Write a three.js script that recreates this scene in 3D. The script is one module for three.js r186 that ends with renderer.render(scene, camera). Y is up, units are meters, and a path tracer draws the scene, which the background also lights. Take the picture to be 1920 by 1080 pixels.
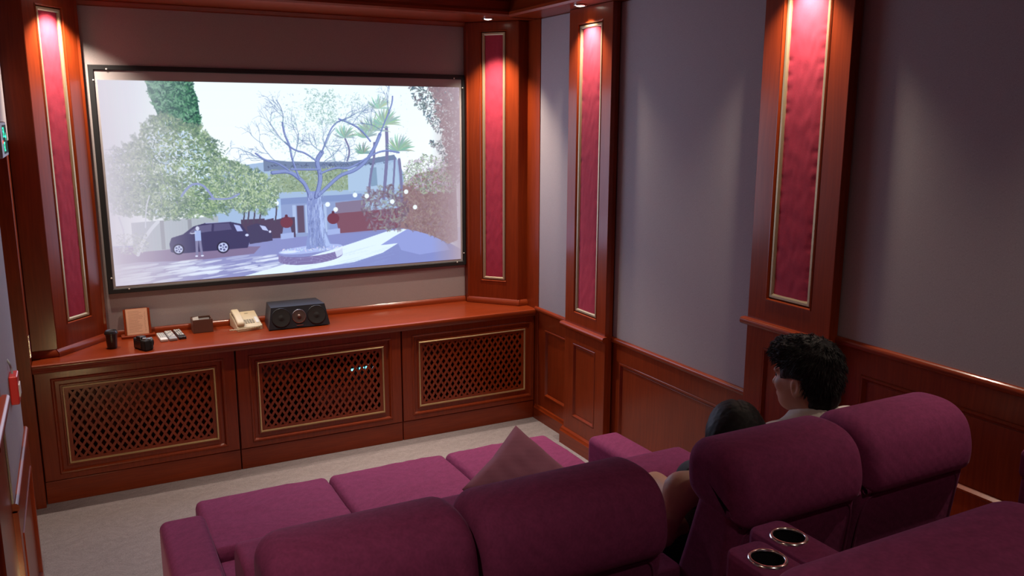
import * as THREE from 'three';
import { RoundedBoxGeometry } from 'three/addons/geometries/RoundedBoxGeometry.js';
import { mergeGeometries, toCreasedNormals } from 'three/addons/utils/BufferGeometryUtils.js';
import { RectAreaLightUniformsLib } from 'three/addons/lights/RectAreaLightUniformsLib.js';
import { createNoise3D } from 'simplex-noise';

// ------------------------------------------------------------------ camera, light, exposure
RectAreaLightUniformsLib.init();
const scene = new THREE.Scene();
scene.background = new THREE.Color(0, 0, 0);
const renderer = new THREE.WebGLRenderer({ antialias: true });
renderer.toneMapping = THREE.LinearToneMapping;
renderer.toneMappingExposure = 1.0;
renderer.shadowMap.enabled = true;
const camera = new THREE.PerspectiveCamera(2 * Math.atan(540 / 1579.9) * 180 / Math.PI, 16 / 9, 0.05, 60);
camera.position.set(-0.512, 2.22, 5.811);
camera.rotation.order = 'YXZ';
camera.rotation.set(-0.1973, -0.481, 0.0027);
scene.add(camera);

const SPOT_POWER = 6.0, SPOT_COLOR = new THREE.Color(1.0, 0.83, 0.66);
const SCREEN_GLOW = 1.12, SCREEN_LIGHT = 2.7;
const XR = 2.485, XL = -0.80, ZB = 7.0, YS = 2.905, YC = 3.2;          // right wall, left wall, back wall, soffit, ceiling
const T2 = 0.34, T3 = 0.655, Z2 = 3.31, Z3 = 4.36;                        // seating tiers: heights and front edges
// the projected picture gives off its light in three upright thirds: pale left, bright blue-white middle, dim mauve right
for (const [x, k, r, g, b] of [[0.083, 0.85, 0.66, 0.70, 0.94], [0.878, 1.35, 0.56, 0.70, 1.05], [1.673, 0.50, 0.62, 0.64, 0.98]]) {
  const l = new THREE.RectAreaLight(new THREE.Color(r, g, b), SCREEN_LIGHT * k, 0.79, 1.26);
  l.name = 'screen_light'; l.position.set(x, 1.815, 0.06); l.lookAt(x, 1.815, 9); scene.add(l);
}

// ------------------------------------------------------------------ random, noise
function rng(seed) { let s = seed >>> 0; return () => { s = (s + 0x6d2b79f5) | 0; let t = Math.imul(s ^ (s >>> 15), 1 | s); t = (t + Math.imul(t ^ (t >>> 7), 61 | t)) ^ t; return ((t ^ (t >>> 14)) >>> 0) / 4294967296; }; }
const noise3 = createNoise3D(rng(7));
const V = (x, y, z) => new THREE.Vector3(x, y, z);
const lerp = (a, b, t) => a + (b - a) * t, clamp = (x, a, b) => Math.min(b, Math.max(a, x));

// ------------------------------------------------------------------ textures
function dataTex(w, h, f, srgb) {
  const d = new Uint8Array(w * h * 4);
  for (let y = 0; y < h; y++) for (let x = 0; x < w; x++) {
    const c = f(x, y), o = (y * w + x) * 4;
    for (let k = 0; k < 3; k++) d[o + k] = clamp(Math.round((Array.isArray(c) ? c[k] : c) * 255), 0, 255);
    d[o + 3] = 255;
  }
  const t = new THREE.DataTexture(d, w, h);
  t.wrapS = t.wrapT = THREE.RepeatWrapping; t.magFilter = THREE.LinearFilter; t.minFilter = THREE.LinearMipmapLinearFilter; t.generateMipmaps = true;
  if (srgb) t.colorSpace = THREE.SRGBColorSpace;
  t.needsUpdate = true;
  return t;
}
const TAU = Math.PI * 2;
// tileable noise on a torus-like lookup
function tn(u, v, fu, fv, seed) { const a = u * TAU, b = v * TAU; return noise3(Math.cos(a) * fu / TAU + seed * 3.1, Math.sin(a) * fu / TAU + Math.cos(b) * fv / TAU * 1.7, Math.sin(b) * fv / TAU + seed); }
function withRepeat(t, rx, ry) { const c = t.clone(); c.repeat.set(rx, ry); c.needsUpdate = true; return c; }
const woodTex = dataTex(512, 512, (x, y) => {
  const u = x / 512, v = y / 512;
  let s = 0.5 + 0.22 * tn(u, v, 60, 2.5, 1) + 0.16 * tn(u, v, 150, 5, 2) + 0.14 * tn(u, v, 9, 2.2, 3);
  s = clamp(s, 0, 1);
  return [lerp(0.465, 0.57, s), lerp(0.162, 0.22, s), lerp(0.052, 0.078, s)];
}, true);
const rw = rng(11);
const weaveTex = dataTex(256, 256, (x, y) => {
  const a = Math.sin(x / 256 * TAU * 42), b = Math.sin(y / 256 * TAU * 42), n = rw();
  return clamp(0.72 + 0.10 * a * b + 0.16 * (n - 0.5) + 0.07 * Math.max(a, b), 0, 1);
});
const weaveColor = dataTex(256, 256, (x, y) => {
  const u = x / 256, v = y / 256, k = 0.92 + 0.05 * tn(u, v, 30, 90, 21) + 0.05 * tn(u, v, 90, 30, 22) + 0.05 * (rw() - 0.5);
  return [0.70 * k, 0.66 * k, 0.67 * k];
}, true);
const carpetTex = dataTex(512, 512, (x, y) => {
  const u = x / 512, v = y / 512, k = 0.86 + 0.22 * (rw() - 0.5) + 0.05 * tn(u, v, 40, 40, 31) + 0.035 * tn(u, v, 8, 8, 32);
  return [0.645 * k, 0.605 * k, 0.62 * k];
}, true);
const carpetBump = dataTex(256, 256, () => rw());
const sofaTex = dataTex(256, 256, (x, y) => {
  const u = x / 256, v = y / 256, k = 0.95 + 0.10 * (rw() - 0.5) + 0.04 * tn(u, v, 24, 24, 41);
  return [0.505 * k, 0.215 * k, 0.375 * k];
}, true);
const sofaBump = dataTex(256, 256, (x, y) => clamp(0.5 + 0.25 * Math.sin((x + y) / 256 * TAU * 30) + 0.5 * (rw() - 0.5), 0, 1));
const redTex = dataTex(256, 256, (x, y) => {
  const u = x / 256, v = y / 256, k = 0.95 + 0.12 * (rw() - 0.5) + 0.03 * tn(u, v, 20, 20, 51);
  return [0.69 * k, 0.165 * k, 0.265 * k];
}, true);

// ------------------------------------------------------------------ materials
const P = (o) => new THREE.MeshPhysicalMaterial(o), S = (o) => new THREE.MeshStandardMaterial(o);
const M = {
  wood: P({ name: 'polished_mahogany', map: woodTex, roughness: 0.38, specularIntensity: 0.35, clearcoat: 0.42, clearcoatRoughness: 0.18 }),
  wallFabric: S({ name: 'woven_wall_fabric', map: weaveColor, bumpMap: weaveTex, bumpScale: 0.0006, roughness: 0.9 }),
  red: P({ name: 'red_fabric', map: redTex, bumpMap: weaveTex, bumpScale: 0.0005, roughness: 0.85, sheen: 0.3, sheenColor: new THREE.Color(0.8, 0.3, 0.35), sheenRoughness: 0.5 }),
  brass: S({ name: 'brass', color: new THREE.Color(0.70, 0.52, 0.26), metalness: 0.75, roughness: 0.3 }),
  brassDull: S({ name: 'aged_brass', color: new THREE.Color(0.50, 0.40, 0.25), metalness: 0.6, roughness: 0.42 }),
  carpet: S({ name: 'carpet', map: carpetTex, bumpMap: carpetBump, bumpScale: 0.003, roughness: 1 }),
  sofa: P({ name: 'plum_upholstery', map: sofaTex, bumpMap: sofaBump, bumpScale: 0.0004, roughness: 0.9, specularIntensity: 0.3, sheen: 0.3, sheenColor: new THREE.Color(0.62, 0.42, 0.58), sheenRoughness: 0.5 }),
  piping: S({ name: 'plum_piping', color: new THREE.Color(0.26, 0.07, 0.10), roughness: 0.8 }),
  pillow: S({ name: 'mauve_cotton', color: new THREE.Color(0.185, 0.06, 0.10), bumpMap: sofaBump, bumpScale: 0.0004, roughness: 0.92 }),
  black: S({ name: 'black_frame_velvet', color: new THREE.Color(0.012, 0.013, 0.016), roughness: 0.6 }),
  blackGloss: P({ name: 'black_plastic', color: new THREE.Color(0.015, 0.015, 0.018), roughness: 0.28, clearcoat: 0.4, clearcoatRoughness: 0.2 }),
  blackMatte: S({ name: 'black_rubber', color: new THREE.Color(0.014, 0.014, 0.016), roughness: 0.8 }),
  silver: S({ name: 'silver_edge', color: new THREE.Color(0.42, 0.40, 0.42), metalness: 0.1, roughness: 0.6 }),
  steel: S({ name: 'polished_steel', color: new THREE.Color(0.78, 0.74, 0.70), metalness: 1, roughness: 0.18 }),
  grey: S({ name: 'grey_plastic', color: new THREE.Color(0.32, 0.32, 0.33), roughness: 0.5 }),
  white: S({ name: 'white_plastic', color: new THREE.Color(0.72, 0.71, 0.68), roughness: 0.45 }),
  cream: P({ name: 'cream_plastic', color: new THREE.Color(0.66, 0.56, 0.38), roughness: 0.4, clearcoat: 0.2, clearcoatRoughness: 0.3 }),
  keys: S({ name: 'grey_keys', color: new THREE.Color(0.36, 0.33, 0.26), roughness: 0.5 }),
  paper: S({ name: 'white_paper', color: new THREE.Color(0.75, 0.74, 0.72), roughness: 0.9 }),
  redPaint: P({ name: 'red_enamel', color: new THREE.Color(0.62, 0.03, 0.025), roughness: 0.35, clearcoat: 0.4, clearcoatRoughness: 0.2 }),
  ceiling: S({ name: 'dark_ceiling', color: new THREE.Color(0.20, 0.10, 0.085), roughness: 0.8 }),
};

// ------------------------------------------------------------------ geometry helpers
// box-projected uv in metres; v runs along the grain axis where that lies in the face
function uvBox(g, grain = 'y') {
  if (g.index) g = g.toNonIndexed();
  const p = g.attributes.position, n = g.attributes.normal, uv = new Float32Array(p.count * 2), gi = 'xyz'.indexOf(grain);
  for (let i = 0; i < p.count; i += 3) {
    const nx = n.getX(i) + n.getX(i + 1) + n.getX(i + 2), ny = n.getY(i) + n.getY(i + 1) + n.getY(i + 2), nz = n.getZ(i) + n.getZ(i + 1) + n.getZ(i + 2);
    const a = [Math.abs(nx), Math.abs(ny), Math.abs(nz)], d = a.indexOf(Math.max(...a));
    let [u, v] = [0, 1, 2].filter((k) => k !== d);
    if (u === gi) [u, v] = [v, u];
    for (let k = i; k < i + 3; k++) { uv[k * 2] = p.getComponent(k, u) + 0.37 * p.getComponent(k, d); uv[k * 2 + 1] = p.getComponent(k, v); }
  }
  g.setAttribute('uv', new THREE.BufferAttribute(uv, 2));
  return g;
}
function scaleUv(g, k) { const uv = g.attributes.uv; for (let i = 0; i < uv.count; i++) uv.setXY(i, uv.getX(i) * k, uv.getY(i) * k); return g; }
function bx(x0, x1, y0, y1, z0, z1, r = 0.003, grain = 'y') {
  const w = x1 - x0, h = y1 - y0, d = z1 - z0, rr = Math.min(r, w * 0.45, h * 0.45, d * 0.45);
  const g = rr > 0.0004 ? new RoundedBoxGeometry(w, h, d, 2, rr) : new THREE.BoxGeometry(w, h, d);
  return uvBox(g.translate((x0 + x1) / 2, (y0 + y1) / 2, (z0 + z1) / 2), grain);
}
// rectangle with a rectangular hole, in the plane (s, y), from n0 to n1
function frameBoard(s0, s1, y0, y1, hs0, hs1, hy0, hy1, n0, n1, bevel = 0.003, grain = 'y') {
  const b = bevel, sh = new THREE.Shape([[s0 + b, y0 + b], [s1 - b, y0 + b], [s1 - b, y1 - b], [s0 + b, y1 - b]].map((q) => new THREE.Vector2(...q)));
  sh.holes.push(new THREE.Path([[hs0 - b, hy0 - b], [hs0 - b, hy1 + b], [hs1 + b, hy1 + b], [hs1 + b, hy0 - b]].map((q) => new THREE.Vector2(...q))));
  const g = new THREE.ExtrudeGeometry(sh, { depth: n1 - n0 - b, bevelEnabled: b > 0, bevelSize: b, bevelThickness: b, bevelSegments: 2, steps: 1 });
  g.translate(0, 0, n0);
  return uvBox(g, grain);
}
// mitred moulding round a rectangle: profile = [[inset, height], ...]
function ring(s0, s1, y0, y1, prof) {
  const pos = [];
  const c = (k, d, t) => [[s0 + d, y0 + d, t], [s1 - d, y0 + d, t], [s1 - d, y1 - d, t], [s0 + d, y1 - d, t]][k];
  for (let k = 0; k < 4; k++) for (let i = 0; i + 1 < prof.length; i++) {
    const A = c(k, ...prof[i]), B = c((k + 1) % 4, ...prof[i]), C = c((k + 1) % 4, ...prof[i + 1]), D = c(k, ...prof[i + 1]);
    pos.push(...A, ...B, ...C, ...A, ...C, ...D);
  }
  const g = new THREE.BufferGeometry();
  g.setAttribute('position', new THREE.BufferAttribute(new Float32Array(pos), 3));
  g.computeVertexNormals();
  return uvBox(g, 'y');
}
// one mitred side of such a moulding (0 bottom, 1 right, 2 top, 3 left)
function ringSide(k, s0, s1, y0, y1, prof) {
  const pos = [], c = (j, d, t) => [[s0 + d, y0 + d, t], [s1 - d, y0 + d, t], [s1 - d, y1 - d, t], [s0 + d, y1 - d, t]][j];
  for (let i = 0; i + 1 < prof.length; i++) {
    const A = c(k, ...prof[i]), B = c((k + 1) % 4, ...prof[i]), C = c((k + 1) % 4, ...prof[i + 1]), D = c(k, ...prof[i + 1]);
    pos.push(...A, ...B, ...C, ...A, ...C, ...D);
  }
  const g = new THREE.BufferGeometry();
  g.setAttribute('position', new THREE.BufferAttribute(new Float32Array(pos), 3));
  g.computeVertexNormals();
  return uvBox(g, 'y');
}
// profile in (n, y) extruded along s from s0 to s1
function rail(s0, s1, prof) {
  const sh = new THREE.Shape(prof.map(([n, y]) => new THREE.Vector2(n, y)));
  const g = new THREE.ExtrudeGeometry(sh, { depth: s1 - s0, bevelEnabled: false });
  // shape x -> n, shape y -> y, extrude z -> s
  g.applyMatrix4(new THREE.Matrix4().set(0, 0, 1, s0, 0, 1, 0, 0, 1, 0, 0, 0, 0, 0, 0, 1));
  flip(g);
  return uvBox(toCreasedNormals(g, 0.6), 'x');
}
function flip(g) { // turn the winding over (after a mirroring matrix)
  if (g.index) { const a = g.index.array; for (let i = 0; i < a.length; i += 3) [a[i], a[i + 2]] = [a[i + 2], a[i]]; } else {
    for (const k of Object.keys(g.attributes)) { const A = g.attributes[k], n = A.itemSize, a = A.array; for (let i = 0; i < A.count; i += 3) for (let c = 0; c < n; c++) { const t = a[i * n + c]; a[i * n + c] = a[(i + 2) * n + c]; a[(i + 2) * n + c] = t; } }
  }
  g.computeVertexNormals();
  return g;
}
const nose = (y, d, h, r = 0.5) => { const p = [[0, y - h], [d * 0.45, y - h]]; for (let k = 0; k <= 8; k++) { const a = -Math.PI / 2 + Math.PI * k / 8; p.push([d - h / 2 * r * 1.6 + Math.cos(a) * h / 2 * r * 1.6, y - h / 2 + Math.sin(a) * h / 2]); } p.push([0, y]); return p; };

// soft upholstered block: rounded box whose faces swell a little
function softBox(w, h, d, r, bulge = [0, 0, 0], seg = 14) {
  const g0 = new THREE.BoxGeometry(w, h, d, seg, seg, seg), p = g0.attributes.position, half = [w / 2, h / 2, d / 2], v = [0, 0, 0];
  for (let i = 0; i < p.count; i++) {
    for (let k = 0; k < 3; k++) { // pack rows of vertices into the rounding
      let t = p.getComponent(i, k) / half[k]; const e = Math.min(0.9, r / half[k]);
      t = Math.sign(t) * (Math.abs(t) < 0.5 ? Math.abs(t) * 2 * (1 - e) : (1 - e) + (Math.abs(t) - 0.5) * 2 * e);
      v[k] = t * half[k];
    }
    const q = v.map((c, k) => clamp(c, -half[k] + r, half[k] - r)), dir = V(v[0] - q[0], v[1] - q[1], v[2] - q[2]);
    const L = dir.length();
    if (L > 1e-9) { dir.multiplyScalar(r / L); for (let k = 0; k < 3; k++) v[k] = q[k] + dir.getComponent(k); }
    const f = v.map((c, k) => 1 - (c / half[k]) ** 2);
    for (let k = 0; k < 3; k++) { const [a, b] = [0, 1, 2].filter((j) => j !== k); v[k] += (v[k] / half[k]) * bulge[k] * Math.sqrt(Math.max(0, f[a])) * Math.sqrt(Math.max(0, f[b])); }
    p.setXYZ(i, ...v);
  }
  g0.deleteAttribute('normal'); g0.deleteAttribute('uv');
  return smooth(g0);
}
function smooth(g) { // weld, smooth normals, uv in metres
  const p = g.attributes.position, map = new Map(), idx = [], out = [], src = g.index ? g.index.array : [...Array(p.count).keys()];
  for (const i of src) { const k = [0, 1, 2].map((c) => Math.round(p.getComponent(i, c) * 2e5)).join(); let j = map.get(k); if (j === undefined) { j = out.length / 3; map.set(k, j); out.push(p.getX(i), p.getY(i), p.getZ(i)); } idx.push(j); }
  const q = new THREE.BufferGeometry(); q.setAttribute('position', new THREE.BufferAttribute(new Float32Array(out), 3)); q.setIndex(idx); q.computeVertexNormals();
  return uvBox(q, 'y');
}
// closed profile in (z, y) carried along x from x0 to x1 with rounded ends
function roundedProfile(pts, n = 64) { const c = new THREE.CatmullRomCurve3(pts.map(([z, y]) => V(0, y, z)), true, 'centripetal'); return c.getSpacedPoints(n).slice(0, n).map((q) => [q.z, q.y]); }
function profileSolid(prof, x0, x1, r, opts = {}) {
  const n = prof.length; let area = 0; for (let i = 0; i < n; i++) { const a = prof[i], b = prof[(i + 1) % n]; area += a[0] * b[1] - b[0] * a[1]; }
  const sgn = area > 0 ? 1 : -1, nrm = prof.map((_, i) => { const a = prof[(i + n - 1) % n], b = prof[(i + 1) % n], dz = b[0] - a[0], dy = b[1] - a[1], L = Math.hypot(dz, dy) || 1; return [-dy / L * sgn, dz / L * sgn]; }); // inward
  const cz = prof.reduce((s, q) => s + q[0], 0) / n, cy = prof.reduce((s, q) => s + q[1], 0) / n, rows = [], k = 7, mid = opts.mid || 8;
  for (let i = 0; i <= k; i++) { const a = Math.PI / 2 * i / k; rows.push([x0 + r * (1 - Math.sin(a)), r * (1 - Math.cos(a))]); }
  rows.reverse(); // i = k is the outer end? rebuilt below
  const st = [];
  for (let i = 0; i <= k; i++) { const a = Math.PI / 2 * i / k; st.push([x0 + r * (1 - Math.cos(a)), r * (1 - Math.sin(a))]); }
  for (let i = 1; i < mid; i++) st.push([lerp(x0 + r, x1 - r, i / mid), 0]);
  for (let i = k; i >= 0; i--) { const a = Math.PI / 2 * i / k; st.push([x1 - r * (1 - Math.cos(a)), r * (1 - Math.sin(a))]); }
  const pos = [], idx = [];
  st.forEach(([x, ins], j) => { const t = (x - x0) / (x1 - x0); prof.forEach(([z, y], i) => { let q = [z + nrm[i][0] * ins, y + nrm[i][1] * ins]; if (opts.warp) q = opts.warp(q[0], q[1], t, i); pos.push(x, q[1], q[0]); }); });
  for (let j = 0; j + 1 < st.length; j++) for (let i = 0; i < n; i++) { const a = j * n + i, b = j * n + (i + 1) % n, c = a + n, d = b + n; idx.push(a, b, d, a, d, c); }
  for (const [j, inv] of [[0, true], [st.length - 1, false]]) { const c = pos.length / 3; pos.push(st[j][0], cy, cz); for (let i = 0; i < n; i++) { const a = j * n + i, b = j * n + (i + 1) % n; inv ? idx.push(c, b, a) : idx.push(c, a, b); } }
  if (sgn > 0) for (let i = 0; i < idx.length; i += 3) [idx[i], idx[i + 2]] = [idx[i + 2], idx[i]];
  const g = new THREE.BufferGeometry(); g.setAttribute('position', new THREE.BufferAttribute(new Float32Array(pos), 3)); g.setIndex(idx);
  // make sure faces look outwards
  g.computeVertexNormals();
  const N = g.attributes.normal, m = (Math.floor(st.length / 2)) * n; let s = 0; for (let i = 0; i < n; i++) s += N.getY(m + i) * (prof[i][1] - cy) + N.getZ(m + i) * (prof[i][0] - cz);
  if (s < 0) { for (let i = 0; i < idx.length; i += 3) [idx[i], idx[i + 2]] = [idx[i + 2], idx[i]]; g.setIndex(idx); g.computeVertexNormals(); }
  return uvBox(g, 'y');
}
const tube = (pts, r, seg = 40, rad = 6, closed = false) => new THREE.TubeGeometry(new THREE.CatmullRomCurve3(pts.map((q) => V(...q)), closed, 'centripetal'), seg, r, rad, closed);
const cyl = (r0, r1, h, n = 28) => new THREE.CylinderGeometry(r0, r1, h, n);
const join = (list) => mergeGeometries(list.map((g) => { g = g.index ? g.toNonIndexed() : g; for (const k of Object.keys(g.attributes)) if (!['position', 'normal', 'uv'].includes(k)) g.deleteAttribute(k); return g; }));

// ------------------------------------------------------------------ object helpers
const taken = {};
function numbered(name) { const n = taken[name] = (taken[name] ?? -1) + 1; return n ? name + '_' + String(n).padStart(3, '0') : name; }
function mesh(name, g, m, parent, label) {
  const o = new THREE.Mesh(g, m); o.name = parent ? name : numbered(name); o.castShadow = o.receiveShadow = true; if (label) o.userData.label = label;
  (parent || scene).add(o); return o;
}
function thing(name, label, category, pos = [0, 0, 0], turn = 0, group) {
  const o = new THREE.Group(); o.name = numbered(name); o.position.set(...pos); o.rotation.y = turn; scene.add(o);
  o.userData = { label, category }; if (group) o.userData.group = group;
  return o;
}
function structure(name) { const o = new THREE.Group(); o.name = name; o.userData = { kind: 'structure' }; scene.add(o); return o; }
// local axes (s, y, n) on a vertical face: n looks out of the face, s runs to the right of somebody facing it
function onFace(o, origin, n) { const nn = V(...n).normalize(), s = V(0, 1, 0).cross(nn); o.matrixAutoUpdate = true; o.position.set(...origin); o.quaternion.setFromRotationMatrix(new THREE.Matrix4().makeBasis(s, V(0, 1, 0), nn)); return o; }

// ------------------------------------------------------------------ the room: floor tiers, walls, soffits, ceiling
const floor = structure('floor');
mesh('lower_floor', scaleUv(bx(XL - 0.25, XR + 0.12, -0.12, 0, -0.12, ZB + 0.1, 0, 'z'), 2.2), M.carpet, floor, 'grey carpet in front of the cabinets');
mesh('middle_platform', scaleUv(bx(XL, XR, 0, T2, Z2, Z3, 0.004, 'z'), 2.2), M.carpet, floor);
mesh('rear_platform', scaleUv(bx(XL, XR, 0, T3, Z3, ZB, 0.004, 'z'), 2.2), M.carpet, floor);
const ceiling = structure('ceiling');
mesh('ceiling_slab', bx(XL - 0.25, XR + 0.12, YC, YC + 0.12, -0.12, ZB + 0.1, 0), M.ceiling, ceiling);

// wood and fabric pieces on a wall; s, y, n are local
function fabric(parent, s0, s1, y0, y1, n0 = 0, n1 = 0.02) { return mesh('fabric_panel', scaleUv(bx(s0, s1, y0, y1, n0, n1, 0.008), 8), M.wallFabric, parent); }
function panelled(parent, s0, s1, y0, y1, ps0, ps1, py0, py1, n = 0.018) { // wainscot board with a sunk, moulded field
  mesh('wainscot_board', frameBoard(s0, s1, y0, y1, ps0, ps1, py0, py1, 0, n, 0.002), M.wood, parent);
  mesh('panel_moulding', ring(ps0, ps1, py0, py1, [[0, n], [0.004, n + 0.004], [0.012, n + 0.004], [0.024, n - 0.012], [0.03, n - 0.012]]), M.wood, parent);
  mesh('wainscot_panel', bx(ps0 + 0.028, ps1 - 0.028, py0 + 0.028, py1 - 0.028, 0, n - 0.010, 0.002), M.wood, parent);
}
function base(parent, s0, s1, y, n, h = 0.115) { return mesh('baseboard', rail(s0, s1, [[0, y], [n, y], [n, y + h - 0.03], [n - 0.006, y + h - 0.022], [n - 0.008, y + h - 0.008], [n - 0.016, y + h], [0, y + h]]), M.wood, parent); }
function chair(parent, s0, s1, y, n0 = 0, d = 0.04) { return mesh('chair_rail', rail(s0, s1, [...nose(y, d, 0.036).map(([a, b]) => [a + n0, b]), ]), M.wood, parent); }

const wallFront = structure('wall_front');
mesh('wall_slab', bx(XL - 0.25, XR + 0.12, 0, YC, -0.12, 0, 0), M.wood, wallFront);
mesh('fabric_panel', scaleUv(bx(-0.43, 2.15, 0.89, YS, 0, 0.012, 0.003), 8), M.wallFabric, wallFront, 'taupe woven fabric behind the screen');
mesh('skirting', rail(-0.45, 2.17, [[0, 0.85], [0.026, 0.85], [0.026, 0.872], [0.018, 0.885], [0.010, 0.892], [0, 0.892]]), M.wood, wallFront);

const wallRight = onFace(structure('wall_right'), [XR, 0, 0], [-1, 0, 0]);
mesh('wall_slab', bx(-0.12, ZB + 0.1, 0, YC, -0.12, 0, 0), M.wood, wallRight);
mesh('corner_strip', bx(0.34, 0.53, 0.0, YS, 0, 0.024, 0.003), M.wood, wallRight);
fabric(wallRight, 0.53, 1.04, 0.86, YS);
fabric(wallRight, 1.49, 2.76, 0.86, YS);
fabric(wallRight, 3.24, 4.50, 1.26, YS);
fabric(wallRight, 4.96, ZB - 0.05, 1.26, YS);
chair(wallRight, 0.50, 1.03, 0.868, 0, 0.04);
chair(wallRight, 1.49, 2.75, 0.868, 0, 0.04);
chair(wallRight, 3.24, 4.49, 1.278, 0, 0.04);
chair(wallRight, 4.97, ZB - 0.05, 1.278, 0, 0.04);
panelled(wallRight, 0.53, 1.03, 0, 0.84, 0.625, 0.94, 0.205, 0.715);
panelled(wallRight, 1.49, 2.75, 0, 0.84, 1.575, 2.66, 0.205, 0.715);
panelled(wallRight, 3.24, 4.50, 0.3, 1.245, 3.39, 4.35, 0.80, 1.135);
panelled(wallRight, 4.97, ZB - 0.05, 0.6, 1.245, 5.1, 6.70, 0.86, 1.135);
base(wallRight, 0.49, 1.03, 0, 0.034);
base(wallRight, 1.50, 2.75, 0, 0.034);

const wallLeft = onFace(structure('wall_left'), [XL, 0, 0], [1, 0, 0]); // s = -z
mesh('wall_slab', bx(-0.53, 0.12, 0, YC, -0.24, 0, 0.004), M.wood, wallLeft);
mesh('wall_slab', bx(-ZB - 0.1, -1.62, 0, YC, -0.24, 0, 0.004), M.wood, wallLeft);
mesh('wall_slab', bx(-1.62, -0.53, 2.05, YC, -0.24, 0, 0.004), M.wood, wallLeft);
fabric(wallLeft, -1.66, -0.36, 2.10, YS, 0, 0.008);
fabric(wallLeft, -2.505, -1.67, 0.86, YS, 0, 0.008);
fabric(wallLeft, -4.485, -2.985, 1.26, YS, 0, 0.008);
fabric(wallLeft, -6.6, -4.98, 1.26, YS, 0, 0.008);
chair(wallLeft, -2.505, -1.63, 0.868, 0, 0.024);
chair(wallLeft, -4.485, -2.985, 1.278, 0, 0.024);
panelled(wallLeft, -2.505, -1.625, 0, 0.84, -2.42, -1.72, 0.19, 0.715, 0.018);
panelled(wallLeft, -4.485, -2.985, 0.3, 1.245, -4.36, -3.12, 0.78, 1.135, 0.018);
base(wallLeft, -2.505, -1.625, 0, 0.016);
const door1 = structure('door_1');
onFace(door1, [XL - 0.19, 0, 0], [1, 0, 0]);
mesh('door_leaf', frameBoard(-1.615, -0.535, 0.004, 2.04, -1.48, -0.67, 0.2, 1.9, -0.04, 0, 0.003), M.wood, door1);
mesh('door_panel', bx(-1.48, -0.67, 0.2, 1.9, -0.034, -0.012, 0.003), M.wood, door1);
mesh('door_handle', tube([[-0.60, 1.0, 0], [-0.60, 1.0, 0.05], [-0.66, 1.0, 0.055], [-0.72, 1.0, 0.05]], 0.009, 24, 8), M.brass, door1, 'brass lever handle');
const wallBack = structure('wall_back');
mesh('wall_slab', bx(XL - 0.25, XR + 0.12, 0, YC, ZB, ZB + 0.1, 0), M.wood, wallBack);
mesh('fabric_panel', scaleUv(bx(XL + 0.2, XR - 0.2, 1.5, YS, ZB - 0.02, ZB, 0.004), 8), M.wallFabric, wallBack);

// soffits: a wooden box with a moulded lower edge along each wall
function soffit(name, build) { const o = structure(name); build(o); return o; }
soffit('trim_1', (o) => {
  mesh('soffit', bx(XL, XR, YS, YC, 0, 0.47, 0.004, 'x'), M.wood, o);
  mesh('moulding', rail(XL, XR, [[0.47, YS], [0.50, YS], [0.512, YS + 0.012], [0.512, YS + 0.03], [0.492, YS + 0.05], [0.487, YS + 0.10], [0.47, YS + 0.12]]), M.wood, o);
  mesh('bed_moulding', rail(-0.43, 2.15, [[0.012, YS - 0.03], [0.03, YS - 0.024], [0.045, YS - 0.004], [0.045, YS], [0.012, YS]]), M.wood, o);
});
soffit('trim_2', (o) => {
  onFace(o, [XR, 0, 0], [-1, 0, 0]);
  mesh('soffit', bx(0.47, ZB, YS, YC, 0, 0.23, 0.004, 'x'), M.wood, o);
  mesh('moulding', rail(0.50, ZB, [[0.23, YS], [0.25, YS], [0.262, YS + 0.012], [0.262, YS + 0.03], [0.247, YS + 0.05], [0.242, YS + 0.10], [0.23, YS + 0.12]]), M.wood, o);
});
soffit('trim_4', (o) => { // wooden ledge between the middle row and the pilaster wall
  mesh('ledge_top', bx(2.165, XR - 0.02, 0.628, 0.66, 3.40, Z3, 0.004, 'z'), M.wood, o);
  mesh('ledge_side', bx(2.172, 2.195, T2, 0.628, 3.405, Z3, 0.003, 'z'), M.wood, o);
  mesh('ledge_front', bx(2.172, XR - 0.02, T2, 0.628, 3.405, 3.43, 0.003, 'x'), M.wood, o);
});
soffit('trim_3', (o) => {
  onFace(o, [XL, 0, 0], [1, 0, 0]);
  mesh('soffit', bx(-ZB, -0.47, YS, YC, 0, 0.2, 0.004, 'x'), M.wood, o);
});

const stepGlow = S({ name: 'step_light_glow', color: new THREE.Color(0.8, 0.6, 0.3), emissive: new THREE.Color(1, 0.78, 0.36), emissiveIntensity: 110 });
function stepLight(label, x, y, z) {
  const o = thing('step_light', label, 'step light', [x, y, z], 0, 'step lights in the aisle');
  mesh('bezel', frameBoard(-0.09, 0.09, -0.035, 0.035, -0.075, 0.075, -0.022, 0.022, 0, 0.010, 0.002).rotateY(Math.PI), M.brassDull, o);
  mesh('step_light_lens', bx(-0.075, 0.075, -0.022, 0.022, -0.006, 0, 0.002), stepGlow, o, 'glowing amber lens');
  const l = new THREE.SpotLight(new THREE.Color(1, 0.80, 0.42), 0.9, 0, 1.2, 0.8, 2); l.name = 'step_beam'; l.position.set(0, 0, -0.03); l.target.position.set(0, -0.35, -2); l.castShadow = true; l.shadow.radius = 2; o.add(l, l.target); l.target.name = 'step_target';
}
stepLight('amber step light in the first riser of the doorway-side aisle', -0.60, 0.20, Z2 - 0.001);

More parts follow.
